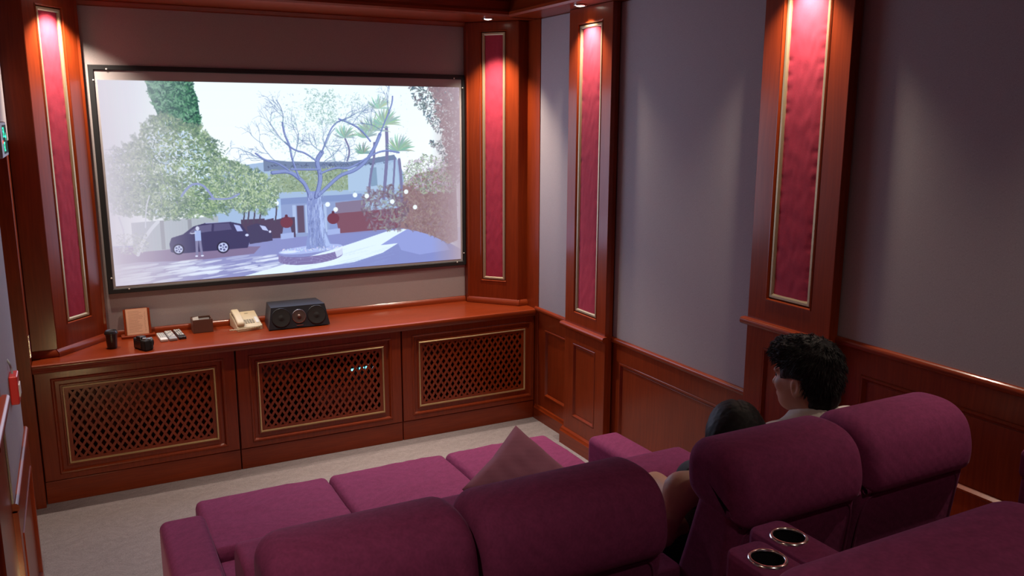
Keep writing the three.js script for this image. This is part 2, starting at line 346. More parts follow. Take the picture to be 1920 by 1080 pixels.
// ------------------------------------------------------------------ pilasters with red fabric panels and their lamps
const FRAME = [[0, 0], [0.004, 0.004], [0.010, 0.004], [0.016, -0.008], [0.020, -0.008]];
function pilasterFace(o, s0, s1, y0, y1, d, a0, a1, b0, b1) { // face board, moulding, brass, red fabric; a: groove rectangle
  mesh('face_board', frameBoard(s0, s1, y0, y1, a0, a1, b0, b1, d - 0.03, d, 0.003), M.wood, o);
  mesh('panel_moulding', ring(a0, a1, b0, b1, [[-0.002, d + 0.001], [0.004, d + 0.003], [0.008, d - 0.004], [0.012, d - 0.02], [0.016, d - 0.02]]), M.wood, o);
  for (let k = 0; k < 4; k++) mesh('brass_strip', ringSide(k, a0 + 0.013, a1 - 0.013, b0 + 0.013, b1 - 0.013, [[0, d - 0.024], [0.001, d - 0.009], [0.004, d - 0.005], [0.014, d - 0.005], [0.021, d - 0.011], [0.022, d - 0.024]]), M.brassDull, o);
  const w = a1 - a0 - 0.058, h = b1 - b0 - 0.058, g = new THREE.PlaneGeometry(w, h, 20, 160), p = g.attributes.position, r = rng(Math.round(h * 1000 + w * 7 + d * 311 + s0 * 97));
  const ph = r() * 9;
  for (let i = 0; i < p.count; i++) {
    const x = p.getX(i), y = p.getY(i), e = Math.min(1, (w / 2 - Math.abs(x)) / (w * 0.22));
    const pucker = (1 - e) * Math.max(0, noise3(y * 18, Math.sign(x) * 3 + ph, 1)) * 0.0026;
    p.setZ(i, 0.010 * e * (2 - e) * 0.6 - pucker + 0.0012 * noise3(x * 30 + ph, y * 9, 2));
  }
  const q = g.toNonIndexed(); q.computeVertexNormals();
  g.computeVertexNormals();
  const uv = g.attributes.uv; for (let i = 0; i < uv.count; i++) uv.setXY(i, p.getX(i) * 4, p.getY(i) * 4);
  g.translate((a0 + a1) / 2, (b0 + b1) / 2, d - 0.018);
  mesh('red_fabric', g, M.red, o, 'padded crimson fabric panel');
}
function wallPilaster(label, origin, n, w, d, floorY, capY, b0, group, low) {
  const o = thing('pilaster', label, 'pilaster', [0, 0, 0], 0, group); onFace(o, origin, n);
  mesh('core', bx(0.006, w - 0.006, floorY, YS - 0.002, 0.026, d - 0.03, 0.002), M.wood, o);
  const a0 = w / 2 - 0.140, a1 = w / 2 + 0.140;
  pilasterFace(o, 0, w, capY - 0.01, YS - 0.002, d, a0, a1, b0, 2.81);
  if (low) {
    mesh('lower_board', frameBoard(0, w, floorY, capY - 0.012, w / 2 - 0.135, w / 2 + 0.135, floorY + 0.225, capY - 0.125, d - 0.03, d, 0.003), M.wood, o);
    mesh('lower_moulding', ring(w / 2 - 0.135, w / 2 + 0.135, floorY + 0.225, capY - 0.125, [[0, d], [0.004, d + 0.003], [0.010, d + 0.003], [0.020, d - 0.012], [0.026, d - 0.012]]), M.wood, o);
    mesh('lower_panel', bx(w / 2 - 0.112, w / 2 + 0.112, floorY + 0.248, capY - 0.148, d - 0.03, d - 0.010, 0.002), M.wood, o);
    mesh('plinth', rail(-0.012, w + 0.012, [[0, floorY], [d + 0.026, floorY], [d + 0.026, floorY + 0.088], [d + 0.02, floorY + 0.096], [d + 0.016, floorY + 0.108], [d, floorY + 0.118], [0, floorY + 0.118]]), M.wood, o);
  } else mesh('lower_board', bx(0, w, floorY, capY - 0.012, d - 0.03, d, 0.003), M.wood, o);
  mesh('cap_rail', rail(-0.018, w + 0.02, [...nose(capY + 0.006, 0.036, 0.034).map(([a, b]) => [a + d - 0.002, b])]), M.wood, o);
  return o;
}
// small recessed lamp in a soffit: brass rim, glowing lens and the light just under it
function downlight(label, x, y, z, target, power = SPOT_POWER, angle = 0.88, group = 'recessed lamps in the soffit') {
  const o = thing('spotlight', label, 'spotlight', [x, y, z], 0, group);
  mesh('rim', new THREE.TorusGeometry(0.036, 0.006, 10, 32).rotateX(Math.PI / 2).translate(0, -0.003, 0), M.steel, o);
  mesh('lamp_lens', new THREE.SphereGeometry(0.031, 24, 10, 0, TAU, Math.PI / 2, Math.PI / 2).scale(1, 0.35, 1).translate(0, -0.001, 0), glowMat, o, 'glowing lamp lens');
  const l = new THREE.SpotLight(SPOT_COLOR, power, 0, angle, 1.0, 2); l.name = 'spot_beam'; l.position.set(0, -0.02, 0); l.castShadow = true; l.shadow.radius = 0.9;
  l.target.position.set(target[0] - x, target[1] - y, target[2] - z); o.add(l); o.add(l.target); l.target.name = 'spot_target';
  return o;
}
const glowMat = S({ name: 'lamp_glow', color: new THREE.Color(0.9, 0.85, 0.75), emissive: new THREE.Color(1, 0.9, 0.75), emissiveIntensity: 7, roughness: 0.4 });

const PW = 0.49, PD = 0.085;
wallPilaster('red-panelled pilaster beside the narrow fabric strip near the corner counter', [XR, 0, 1.015], [-1, 0, 0], PW, PD, 0, 0.868, 0.955, 'pilasters with crimson panels', true);
wallPilaster('red-panelled pilaster behind the sitting person in a pale shirt', [XR, 0, 2.75], [-1, 0, 0], PW + 0.02, PD, 0, 1.262, 1.375, 'pilasters with crimson panels', true);
wallPilaster('red-panelled pilaster on the same wall as the rearmost seats', [XR, 0, 4.485], [-1, 0, 0], PW, PD, T3, 1.262, 1.375, 'pilasters with crimson panels', false);
wallPilaster('red-panelled pilaster on the doorway wall beside the red alarm box', [XL - 0.045, 0, 2.99], [1, 0, 0], PW, 0.045, 0, 1.262, 1.375, 'pilasters with crimson panels', false);
wallPilaster('red-panelled pilaster on the doorway wall above the rear platform', [XL - 0.045, 0, 4.975], [1, 0, 0], PW, 0.045, T3, 1.262, 1.375, 'pilasters with crimson panels', false);
downlight('lamp above the pilaster beside the narrow fabric strip', XR - PD - 0.075, YS - 0.001, 1.26, [XR - PD - 0.06, 0, 1.26]);
downlight('lamp above the pilaster behind the sitting person', XR - PD - 0.075, YS - 0.001, 3.005, [XR - PD - 0.06, 0, 3.005]);
downlight('added unseen fill lamp above the pilaster by the rearmost seats', XR - PD - 0.075, YS - 0.001, 4.73, [XR - PD - 0.06, 0, 4.73], 4.5);  // added out of view to brighten the backs of the sofas
downlight('lamp above the pilaster on the doorway wall', XL + 0.075, YS - 0.001, 2.745, [XL + 0.06, 0, 2.745]);
downlight('added unseen fill lamp above the rear-platform pilaster on the doorway wall', XL + 0.015 + 0.075, YS - 0.001, 4.73, [XL + 0.015 + 0.06, 0, 4.73], 4.5);  // unseen fill mirroring the other rear lamp, lifts the dark sofa backs
downlight('added unseen fill lamp in front of the screen, doorway side', 0.65, YC - 0.001, 0.98, [0.75, 0.85, 0.28], 10, 0.60, 'added ceiling fill lights');  // added fill above the view, aimed to brighten the counter
downlight('added unseen fill lamp in front of the screen, pilaster side', 1.45, YC - 0.001, 0.95, [1.38, 0, 1.75], 17, 0.56, 'added ceiling fill lights');  // added fill out of view, brightens the carpet and low sofa cushions

downlight('added unseen fill lamp above the rear platform', 0.86, YC - 0.001, 5.9, [0.86, 0, 5.7], 2.2, 1.3, 'added ceiling fill lights');  // added fill behind the camera for surfaces facing the back wall
// the two corner pilasters that stand on the counter: a slanting panelled face and a flat return
function cornerPilaster(label, side) {
  const o = thing('corner_pilaster', label, 'pilaster', [0, 0, 0], 0, 'corner pilasters beside the screen');
  const X = (x) => (side > 0 ? x : 2 * 0.861 - x), a = [X(2.122), 0.055], b = [X(2.386), 0.352];
  const y0 = 0.852, y1 = YS - 0.002, xo = side > 0 ? XR - 0.002 : XL + 0.002;
  const n = side > 0 ? [-(b[1] - a[1]), 0, b[0] - a[0]] : [b[1] - a[1], 0, -(b[0] - a[0])], L = Math.hypot(b[0] - a[0], b[1] - a[1]);
  const f = new THREE.Group(); f.name = 'slanting_face'; o.add(f);
  const from = side > 0 ? a : b; onFace(f, [from[0], 0, from[1]], n);
  const q0 = side > 0 ? 0.098 : L - 0.305, q1 = side > 0 ? 0.305 : L - 0.098;
  mesh('face_core', bx(0.012, L - 0.012, y0, y1, -0.06, -0.03, 0.002), M.wood, f);
  pilasterFace(f, 0, L, y0, y1, 0, q0, q1, 1.022, 2.845);
  mesh('foot_moulding', rail(-0.012, L + 0.016, [[-0.02, 0.852], [0.02, 0.852], [0.02, 0.872], [0.012, 0.886], [0.004, 0.894], [-0.02, 0.894]]), M.wood, f);
  mesh('return_board', bx(Math.min(b[0], xo), Math.max(b[0], xo), y0, y1, b[1] - 0.03, b[1], 0.003), M.wood, o);
  mesh('return_foot', rail(Math.min(b[0] - side * 0.006, xo), Math.max(b[0] - side * 0.006, xo), [[b[1] - 0.02, 0.852], [b[1] + 0.02, 0.852], [b[1] + 0.02, 0.872], [b[1] + 0.012, 0.886], [b[1] + 0.004, 0.894], [b[1] - 0.02, 0.894]]), M.wood, o);
  mesh('wall_return', bx(a[0] - 0.012, a[0] + 0.012, y0, y1, 0.0125, a[1] + 0.004, 0.003), M.wood, o);
  return o;
}
cornerPilaster('slanting corner pilaster with crimson panel beside the narrow wall fabric strip', 1);
cornerPilaster('slanting corner pilaster with crimson panel above the black cup', -1);
downlight('lamp above the corner pilaster by the speaker end', 2.14, YS - 0.001, 0.36, [2.12, 0, 0.36], 11, 0.74);
downlight('lamp above the corner pilaster by the cup end', 2 * 0.861 - 2.185, YS - 0.001, 0.275, [-0.42, 0, 0.32], 9.5, 0.92);

// ------------------------------------------------------------------ media cabinets and counter
const counter = thing('counter_top', 'polished orange-brown wooden counter running along the wall under the screen', 'counter');
mesh('top_board', bx(XL + 0.002, XR - 0.026, 0.816, 0.85, 0.0, 0.50, 0.004, 'x'), M.wood, counter);
mesh('front_nosing', rail(XL + 0.002, XR - 0.026, [[0.49, 0.812], [0.505, 0.812], [0.513, 0.818], [0.517, 0.832], [0.513, 0.845], [0.504, 0.8502], [0.49, 0.8502]]), M.wood, counter);
mesh('under_moulding', rail(XL + 0.002, XR - 0.026, [[0.475, 0.796], [0.496, 0.796], [0.504, 0.812], [0.475, 0.812]]), M.wood, counter);

function latticeSlats(parent, x0, x1, y0, y1, zf) { // crossing slats clipped to the opening; each slat is a piece
  const px = 0.0455, py = 0.071, th = Math.atan2(py, px), half = 0.0073, dir = [Math.cos(th), Math.sin(th)];
  const clip = (poly, ax, val, keepLess) => { const out = []; for (let i = 0; i < poly.length; i++) { const A = poly[i], B = poly[(i + 1) % poly.length], ia = keepLess ? A[ax] <= val : A[ax] >= val, ib = keepLess ? B[ax] <= val : B[ax] >= val; if (ia) out.push(A); if (ia !== ib) { const t = (val - A[ax]) / (B[ax] - A[ax]); out.push([lerp(A[0], B[0], t), lerp(A[1], B[1], t)]); } } return out; };
  for (const sgn of [1, -1]) {
    const d = [dir[0], dir[1] * sgn], nrm = [-d[1], d[0]], H = (y1 - y0), reach = H / Math.tan(th);
    for (let x = x0 - reach - px; x < x1 + reach + px; x += px) {
      const c = [x + (sgn > 0 ? 0 : 0), sgn > 0 ? y0 : y1];
      let poly = [[-0.1, -half], [1.2, -half], [1.2, half], [-0.1, half]].map(([l, w]) => [c[0] + d[0] * l + nrm[0] * w, c[1] + d[1] * l + nrm[1] * w]);
      poly = clip(clip(clip(clip(poly, 0, x0, false), 0, x1, true), 1, y0, false), 1, y1, true);
      if (poly.length < 3) continue;
      let A = 0; poly.forEach((q, i) => { const r = poly[(i + 1) % poly.length]; A += q[0] * r[1] - r[0] * q[1]; });
      if (Math.abs(A) < 2e-4) continue;
      const g = new THREE.ExtrudeGeometry(new THREE.Shape(poly.map((q) => new THREE.Vector2(...q))), { depth: 0.006, bevelEnabled: false }).translate(0, 0, zf - (sgn > 0 ? 0.006 : 0.0075));
      mesh('slat', uvBox(g, 'y'), M.wood, parent);
    }
  }
}
function cabinet(label, x0, x1, cx) {
  const o = thing('media_cabinet', label, 'cabinet', [0, 0, 0], 0, 'cabinets with diamond lattice doors');
  const zF = 0.485, g = 0.002;
  mesh('body', join([bx(x0 + g, x0 + 0.02, 0.03, 0.794, 0.015, zF - 0.022, 0.001), bx(x1 - 0.02, x1 - g, 0.03, 0.794, 0.015, zF - 0.022, 0.001), bx(x0 + 0.02, x1 - 0.02, 0.13, 0.15, 0.015, zF - 0.022, 0.001), bx(x0 + 0.02, x1 - 0.02, 0.13, 0.794, 0.002, 0.014, 0.001), bx(x0 + 0.02, x1 - 0.02, 0.775, 0.794, 0.015, zF - 0.022, 0.001)]), M.wood, o);
  mesh('plinth', bx(x0 + g, x1 - g, 0.0, 0.135, 0.40, zF - 0.004, 0.003, 'x'), M.wood, o);
  const door = new THREE.Group(); door.name = 'door'; o.add(door);
  const w = 0.4225, yb = 0.226, yt = 0.702, e = 0.052; // brass rectangle and the moulding round it
  mesh('door_frame', frameBoard(x0 + g + 0.002, x1 - g - 0.002, 0.139, 0.794, cx - w - e, cx + w + e, yb - e, yt + e, zF - 0.02, zF, 0.003), M.wood, door);
  mesh('door_moulding', ring(cx - w - e, cx + w + e, yb - e, yt + e, [[-0.001, zF], [0.004, zF + 0.004], [0.012, zF + 0.003], [0.020, zF - 0.012], [0.040, zF - 0.012], [0.044, zF - 0.006], [0.052, zF - 0.006], [0.054, zF - 0.02]]), M.wood, door);
  for (let k = 0; k < 4; k++) mesh('brass_strip', ringSide(k, cx - w, cx + w, yb, yt, [[0, zF - 0.018], [0.001, zF - 0.004], [0.005, zF - 0.001], [0.010, zF - 0.003], [0.013, zF - 0.012], [0.013, zF - 0.02]]), M.brass, door);
  mesh('lattice_border', frameBoard(cx - w + 0.012, cx + w - 0.012, yb + 0.012, yt - 0.012, cx - w + 0.031, cx + w - 0.031, yb + 0.030, yt - 0.030, zF - 0.020, zF - 0.011, 0.0005), M.wood, door);
  latticeSlats(door, cx - w + 0.029, cx + w - 0.029, yb + 0.028, yt - 0.028, zF - 0.0125);
  return o;
}
const DOORC = [-0.239, 0.861, 1.961];
cabinet('lattice-door cabinet under the black cup, camera and remotes', XL + 0.002, 0.307, DOORC[0]);
cabinet('lattice-door cabinet with blue lights glowing behind its slats', 0.309, 1.409, DOORC[1]);
cabinet('lattice-door cabinet in the corner beside the panelled wall', 1.411, XR - 0.027, DOORC[2]);
const amp = thing('av_receiver', 'black receiver with small blue lights inside the lattice-door cabinet', 'receiver', [1.04, 0.15, 0.22]);
mesh('shelf_legs', bx(-0.2, 0.2, 0.001, 0.30, -0.14, 0.14, 0.004), M.wood, amp);
mesh('case', bx(-0.21, 0.21, 0.30, 0.43, -0.16, 0.205, 0.006), M.blackMatte, amp);
const blueLed = S({ name: 'blue_display', color: new THREE.Color(0.05, 0.2, 0.25), emissive: new THREE.Color(0.10, 0.72, 1.0), emissiveIntensity: 7 });
for (const [a, b, y] of [[0.028, 0.068, 0.392], [0.084, 0.118, 0.394], [0.128, 0.142, 0.396], [0.144, 0.156, 0.410]]) mesh('display_light', bx(a, b, y, y + 0.013, 0.203, 0.207, 0.001), blueLed, amp, 'glowing blue display segment');

// ------------------------------------------------------------------ projection screen
function picture() {
  const W = 2000, H = 1064, k = 2, cv = document.createElement('canvas'); cv.width = W; cv.height = H;
  const c = cv.getContext('2d'), r = rng(77);
  c.scale(k, k); // drawn on a 1000 x 532 sheet
  const rgb = (a, al = 1) => `rgba(${a[0] | 0},${a[1] | 0},${a[2] | 0},${al})`;
  let g = c.createLinearGradient(0, 0, 0, 330); g.addColorStop(0, '#effdff'); g.addColorStop(1, '#f6ffff'); c.fillStyle = g; c.fillRect(0, 0, 1000, 532);
  const poly = (pts, col) => { c.fillStyle = col; c.beginPath(); pts.forEach(([x, y], i) => (i ? c.lineTo(x, y) : c.moveTo(x, y))); c.closePath(); c.fill(); };
  const stroke = (pts, w, col) => { c.strokeStyle = col; c.lineWidth = w; c.lineCap = c.lineJoin = 'round'; c.beginPath(); c.moveTo(...pts[0]); for (let i = 1; i + 1 < pts.length; i++) { const mx = (pts[i][0] + pts[i + 1][0]) / 2, my = (pts[i][1] + pts[i + 1][1]) / 2; c.quadraticCurveTo(pts[i][0], pts[i][1], mx, my); } c.lineTo(...pts[pts.length - 1]); c.stroke(); };
  const leaf = (x, y, l, a, col, wd = 0.34) => { c.fillStyle = col; c.beginPath(); c.ellipse(x, y, l, l * wd, a, 0, TAU); c.fill(); };
  const inside = (pts, x, y) => { let q = false; for (let i = 0, j = pts.length - 1; i < pts.length; j = i++) { const [xi, yi] = pts[i], [xj, yj] = pts[j]; if ((yi > y) !== (yj > y) && x < (xj - xi) * (y - yi) / (yj - yi) + xi) q = !q; } return q; };
  const leaves = (pts, n, cols, lo, hi, al = 0.9) => { const xs = pts.map((p) => p[0]), ys = pts.map((p) => p[1]), x0 = Math.min(...xs), x1 = Math.max(...xs), y0 = Math.min(...ys), y1 = Math.max(...ys); for (let i = 0; i < n; i++) { const x = lerp(x0, x1, r()), y = lerp(y0, y1, r()), j = 10 * noise3(x * 0.04, y * 0.04, 5); if (!inside(pts, x + j, y + j)) continue; leaf(x, y, lerp(lo, hi, r()), r() * TAU, rgb(cols[(r() * cols.length) | 0], al * (0.6 + 0.4 * r()))); } };
  // house: pale blue wall, dark roof line, doors, porch
  poly([[250, 232], [410, 214], [470, 218], [640, 222], [790, 206], [815, 260], [815, 430], [250, 430]], '#9fb9da');
  poly([[400, 206], [470, 214], [640, 219], [785, 200], [792, 214], [640, 236], [400, 240]], '#6f7fa0');
  for (let i = 0; i < 60; i++) leaf(lerp(410, 780, r()), 222 + 8 * r(), 4, r() * 3, 'rgba(70,80,110,.6)');
  poly([[420, 236], [640, 236], [640, 300], [420, 300]], '#8ea58a');
  leaves([[410, 232], [660, 236], [655, 300], [410, 305]], 900, [[140, 158, 120], [165, 180, 150], [105, 125, 105], [170, 190, 190]], 2, 5);
  poly([[640, 236], [790, 222], [800, 300], [640, 305]], '#a9c2df');
  poly([[708, 238], [728, 236], [730, 290], [710, 292]], '#7f9bb8');
  poly([[420, 318], [680, 312], [685, 330], [420, 336]], '#7c8fc0');
  poly([[425, 336], [690, 330], [690, 430], [425, 430]], '#8a9cc9');
  for (const [a, b] of [[487, 507], [536, 562]]) poly([[a, 340], [b, 340], [b, 418], [a, 418]], '#5b4a63');
  for (const [a, b] of [[474, 484], [511, 517], [565, 573]]) poly([[a, 338], [b, 338], [b, 420], [a, 420]], '#a9bde3');
  poly([[600, 336], [690, 330], [690, 372], [600, 372]], '#81748e');
  poly([[590, 368], [800, 360], [820, 432], [590, 432]], '#7a4c5e');
  poly([[330, 372], [480, 372], [480, 432], [330, 432]], '#4d3d57');
  for (const [x, y, w2] of [[395, 320, 26], [420, 322, 22]]) poly([[x, y], [x + w2, y - 4], [x + w2, y + 52], [x, y + 56]], '#a6c4ec');
  for (const x of [340, 352, 368, 384, 428]) stroke([[x, 318], [x + 3, 345], [x - 4, 382]], 4, '#4a4358');
  // ground
  poly([[0, 425], [140, 428], [480, 430], [860, 420], [1000, 500], [1000, 532], [0, 532]], '#8187bd');
  g = c.createLinearGradient(0, 0, 1000, 0); g.addColorStop(0, 'rgba(176,160,184,.9)'); g.addColorStop(0.4, 'rgba(140,145,200,.4)'); g.addColorStop(1, 'rgba(120,140,215,.35)'); c.fillStyle = g; c.fillRect(0, 430, 1000, 102);
  poly([[0, 428], [140, 440], [380, 450], [360, 470], [200, 478], [60, 472], [0, 476]], 'rgba(120,98,130,.75)');
  poly([[600, 470], [660, 455], [760, 428], [826, 424], [810, 432], [770, 452], [735, 470], [790, 468], [740, 494], [650, 516], [460, 532], [330, 532], [420, 512]], '#dff1ff');
  for (let i = 0; i < 90; i++) { const x = lerp(20, 430, r()), y = lerp(480, 530, r()) - (x - 20) * 0.012; c.save(); c.translate(x, y); c.rotate(-0.06 - 0.05 * r()); c.fillStyle = `rgba(226,236,250,${0.25 + 0.45 * r()})`; c.beginPath(); c.ellipse(0, 0, 16 + 34 * r(), 1.2 + 3 * r(), 0, 0, TAU); c.fill(); c.restore(); }
  for (let i = 0; i < 60; i++) { const x = lerp(470, 780, r()); c.strokeStyle = 'rgba(150,175,225,.28)'; c.lineWidth = 0.7; const y = lerp(470, 528, r()); c.beginPath(); c.moveTo(x - 30, y + 5); c.lineTo(x + 30, y - 5); c.stroke(); }
  poly([[735, 470], [775, 448], [826, 424], [880, 436], [945, 474], [962, 500], [860, 508], [800, 490], [790, 468]], '#8f9bd8');
  stroke([[826, 424], [900, 440], [950, 478]], 2.4, '#6d78b4');
  // garage doors and left trunk
  poly([[50, 366], [270, 358], [268, 438], [50, 446]], '#a9b3bb');
  for (const x of [120, 190]) poly([[x, 364], [x + 10, 364], [x + 10, 442], [x, 442]], '#8b8f98');
  for (let i = 0; i < 26; i++) { const x = 56 + i * 8; stroke([[x, 368], [x, 436]], 0.7, 'rgba(140,152,160,.6)'); }
  // right-hand shrubs
  const bush = [[800, 300], [850, 260], [985, 235], [990, 470], [960, 480], [900, 450], [840, 430], [790, 420]];
  poly(bush, '#8e7276'); leaves(bush, 2600, [[150, 128, 124], [128, 100, 104], [165, 150, 140], [140, 120, 135], [120, 92, 92]], 3, 7, 0.5);
  leaves([[820, 215], [900, 200], [985, 230], [985, 320], [880, 320], [810, 290]], 1500, [[150, 170, 140], [175, 190, 165], [120, 130, 125], [190, 170, 200]], 2.5, 6, 0.8);
  // palms and banana leaves
  const stem = (pts, w) => stroke(pts, w, '#77779f');
  stem([[700, 335], [708, 260], [722, 215], [724, 165]], 7); stem([[748, 330], [760, 230], [764, 170], [762, 120]], 10); stem([[805, 340], [806, 280], [800, 215]], 9); stem([[775, 330], [782, 270], [786, 214]], 6); stem([[640, 215], [652, 190], [636, 152]], 5);
  for (const [x, y, n, L, col] of [[636, 150, 40, 44, [150, 182, 172]], [722, 130, 60, 56, [158, 190, 172]], [762, 112, 60, 56, [152, 184, 170]], [742, 66, 44, 44, [160, 192, 180]], [800, 190, 56, 54, [146, 178, 165]], [690, 196, 40, 40, [130, 158, 152]], [700, 150, 40, 44, [150, 182, 170]]]) for (let i = 0; i < n; i++) { const a = -Math.PI * (0.02 + 0.96 * r()), l = L * (0.5 + 0.5 * r()); c.save(); c.translate(x, y); c.rotate(a); c.fillStyle = rgb(col.map((q) => q + 40 * (r() - 0.5)), 0.85); c.beginPath(); c.moveTo(0, 0); c.quadraticCurveTo(l * 0.5, -l * 0.16, l, l * 0.14); c.quadraticCurveTo(l * 0.5, l * 0.02, 0, 0); c.fill(); c.restore(); }
  leaves([[690, 300], [800, 290], [830, 360], [800, 430], [700, 420], [680, 350]], 700, [[135, 120, 140], [120, 95, 115], [150, 160, 150], [110, 90, 105]], 3, 10, 0.7);
  for (const [x, y] of [[660, 316], [696, 320], [600, 356], [577, 340], [820, 312], [775, 340], [848, 360], [430, 330]]) leaf(x, y, 7, 0, '#eefaff', 1);
  // big tree: trunk, limbs, twigs
  const bark = '#8494cb', bark2 = '#a9bdec', barkD = '#5a66a0';
  poly([[506, 466], [516, 420], [516, 340], [520, 300], [556, 300], [560, 340], [568, 420], [584, 460], [560, 470], [530, 472]], bark);
  poly([[548, 320], [558, 318], [566, 420], [580, 460], [562, 464], [552, 400]], bark2);
  const limb = (pts, w) => { stroke(pts, w, barkD); stroke(pts.map(([x, y]) => [x + 1, y - 1]), w * 0.72, bark); };
  limb([[528, 320], [518, 284], [498, 262], [470, 240], [424, 244]], 11); limb([[544, 316], [556, 286], [560, 250], [548, 214], [566, 190]], 13); limb([[552, 312], [584, 284], [620, 254], [660, 246], [700, 216], [726, 176], [742, 140]], 10); limb([[742, 140], [764, 92], [782, 52], [784, 30]], 4);
  limb([[560, 250], [600, 232], [640, 240], [676, 222]], 6); limb([[498, 262], [480, 214], [476, 170], [462, 140], [458, 106]], 5); limb([[470, 240], [440, 216], [404, 210], [380, 190]], 4); limb([[476, 236], [520, 238], [556, 238]], 6); limb([[548, 214], [520, 190], [488, 184], [462, 160]], 4); limb([[676, 222], [720, 196], [760, 186], [800, 194]], 5);
  limb([[566, 190], [590, 130], [612, 104], [640, 96]], 4); limb([[620, 96], [660, 110], [690, 132], [712, 160]], 4);
  const twig = (x, y, a, l, w, d) => { if (d < 1 || l < 5) return; const pts = [[x, y]]; let cx = x, cy = y, ca = a; for (let i = 0; i < 4; i++) { ca += (r() - 0.5) * 0.9; cx += Math.cos(ca) * l / 4; cy += Math.sin(ca) * l / 4; pts.push([cx, cy]); } stroke(pts, w, `rgba(100,122,165,${0.5 + 0.3 * r()})`); for (let i = 0; i < 3; i++) { const q = pts[1 + ((r() * 4) | 0)]; twig(q[0], q[1], ca + (r() - 0.5) * 2.2, l * 0.62, w * 0.6, d - 1); } };
  for (const [x, y, a, l] of [[458, 110, -1.7, 70], [476, 170, -2.4, 80], [440, 216, -2.6, 70], [480, 214, -1.2, 80], [566, 190, -1.4, 80], [566, 190, -2.2, 70], [612, 104, -0.6, 60], [772, 80, -2.0, 60], [748, 130, -2.6, 70], [660, 110, -1.2, 60], [404, 210, -2.2, 60], [560, 230, -0.7, 90], [620, 254, -1.5, 60]]) twig(x, y, a, l, 2.6, 4);
  leaves([[420, 90], [520, 40], [600, 30], [690, 20], [720, 60], [640, 130], [600, 215], [500, 205], [420, 190]], 1100, [[150, 190, 190], [130, 170, 165], [165, 205, 200], [120, 155, 165]], 1.5, 4.2, 0.55);
  leaves([[530, 12], [610, 8], [615, 110], [560, 120], [520, 70]], 420, [[125, 165, 160], [140, 180, 165], [110, 150, 150]], 2, 4.5, 0.6);
  // conifer behind the left tree
  const cyp = [[112, -4], [222, -4], [236, 40], [242, 104], [226, 140], [178, 130], [140, 100], [120, 40]];
  poly(cyp, '#2f5a4d'); leaves(cyp, 1500, [[60, 120, 84], [90, 150, 110], [38, 80, 66], [120, 175, 140], [30, 60, 58]], 3, 8, 0.85);
  // left leafy tree
  const fol = [[0, 190], [60, 160], [105, 110], [140, 78], [180, 96], [248, 118], [286, 192], [330, 214], [384, 236], [440, 290], [430, 340], [380, 356], [300, 340], [260, 362], [150, 358], [60, 352], [0, 330]];
  leaves(fol, 5000, [[112, 136, 116], [96, 120, 104], [128, 150, 126]], 5, 11, 0.7);
  for (let i = 0; i < 70; i++) { const x = lerp(20, 400, r()), y = lerp(150, 350, r()); if (!inside(fol, x, y)) continue; const q = 12 + 22 * r(), col = r() < 0.5 ? [78, 104, 92] : [172, 194, 150]; for (let j = 0; j < 60; j++) { const a = r() * TAU, d = q * Math.sqrt(r()); leaf(x + Math.cos(a) * d, y + Math.sin(a) * d * 0.7, 2 + 3 * r(), r() * TAU, rgb(col, 0.55)); } }
  leaves(fol, 6000, [[118, 150, 108], [150, 178, 128], [88, 120, 92], [175, 195, 155], [72, 98, 92], [135, 166, 122]], 2.2, 6, 0.75);
  leaves(fol, 420, [[225, 240, 255], [205, 228, 250]], 1.6, 4.2, 0.95);
  leaves([[100, 130], [210, 130], [260, 210], [220, 290], [120, 220]], 420, [[230, 244, 255], [190, 220, 250]], 2.5, 6, 0.95);
  leaves([[260, 200], [440, 260], [430, 340], [330, 350], [250, 300]], 1100, [[140, 165, 130], [180, 200, 160], [110, 135, 120], [200, 215, 190]], 2.5, 6, 0.85);
  for (let i = 0; i < 16; i++) { const x = lerp(110, 380, r()), y = lerp(180, 320, r()); stroke([[x, y], [x + 20 * (r() - 0.3), y + 24 * r()], [x + 50 * (r() - 0.3), y + 36 * r()]], 1.6, 'rgba(120,130,160,.7)'); }
  stroke([[180, 300], [200, 270], [232, 268], [250, 290], [262, 312]], 6, '#8b97c4'); stroke([[250, 310], [300, 316], [330, 300]], 5, '#8b97c4');
  // cars
  const carBody = (pts, col) => poly(pts, col);
  carBody([[345, 392], [372, 384], [398, 392], [412, 410], [414, 436], [350, 442]], '#403a5c'); poly([[380, 390], [396, 394], [404, 408], [388, 404]], '#b9c4ee'); leaf(408, 410, 3.4, 0, '#d8dfff', 1);
  carBody([[140, 428], [146, 412], [176, 404], [204, 384], [236, 376], [300, 376], [330, 384], [346, 410], [352, 430], [344, 452], [160, 456], [142, 450]], '#37335a');
  poly([[196, 396], [214, 384], [252, 380], [250, 400], [190, 404]], '#5c587e'); poly([[258, 380], [298, 380], [304, 398], [256, 400]], '#524e76'); poly([[310, 384], [326, 388], [334, 404], [318, 404]], '#a9b6ea'); leaf(344, 416, 5, 0, '#cfd8ff', 0.7); stroke([[236, 377], [300, 376]], 1.5, '#aab2d8');
  for (const [x, y, q] of [[162, 444, 11], [278, 446, 13]]) { leaf(x, y, q + 4, 0, '#211f38', 1); leaf(x, y, q, 0, '#c3cdf2', 1); for (let i = 0; i < 5; i++) { const a = i / 5 * TAU; leaf(x + Math.cos(a) * q * 0.58, y + Math.sin(a) * q * 0.58, q * 0.24, 0, '#4c4f7c', 1); } leaf(x, y, q * 0.2, 0, '#70769c', 1); }
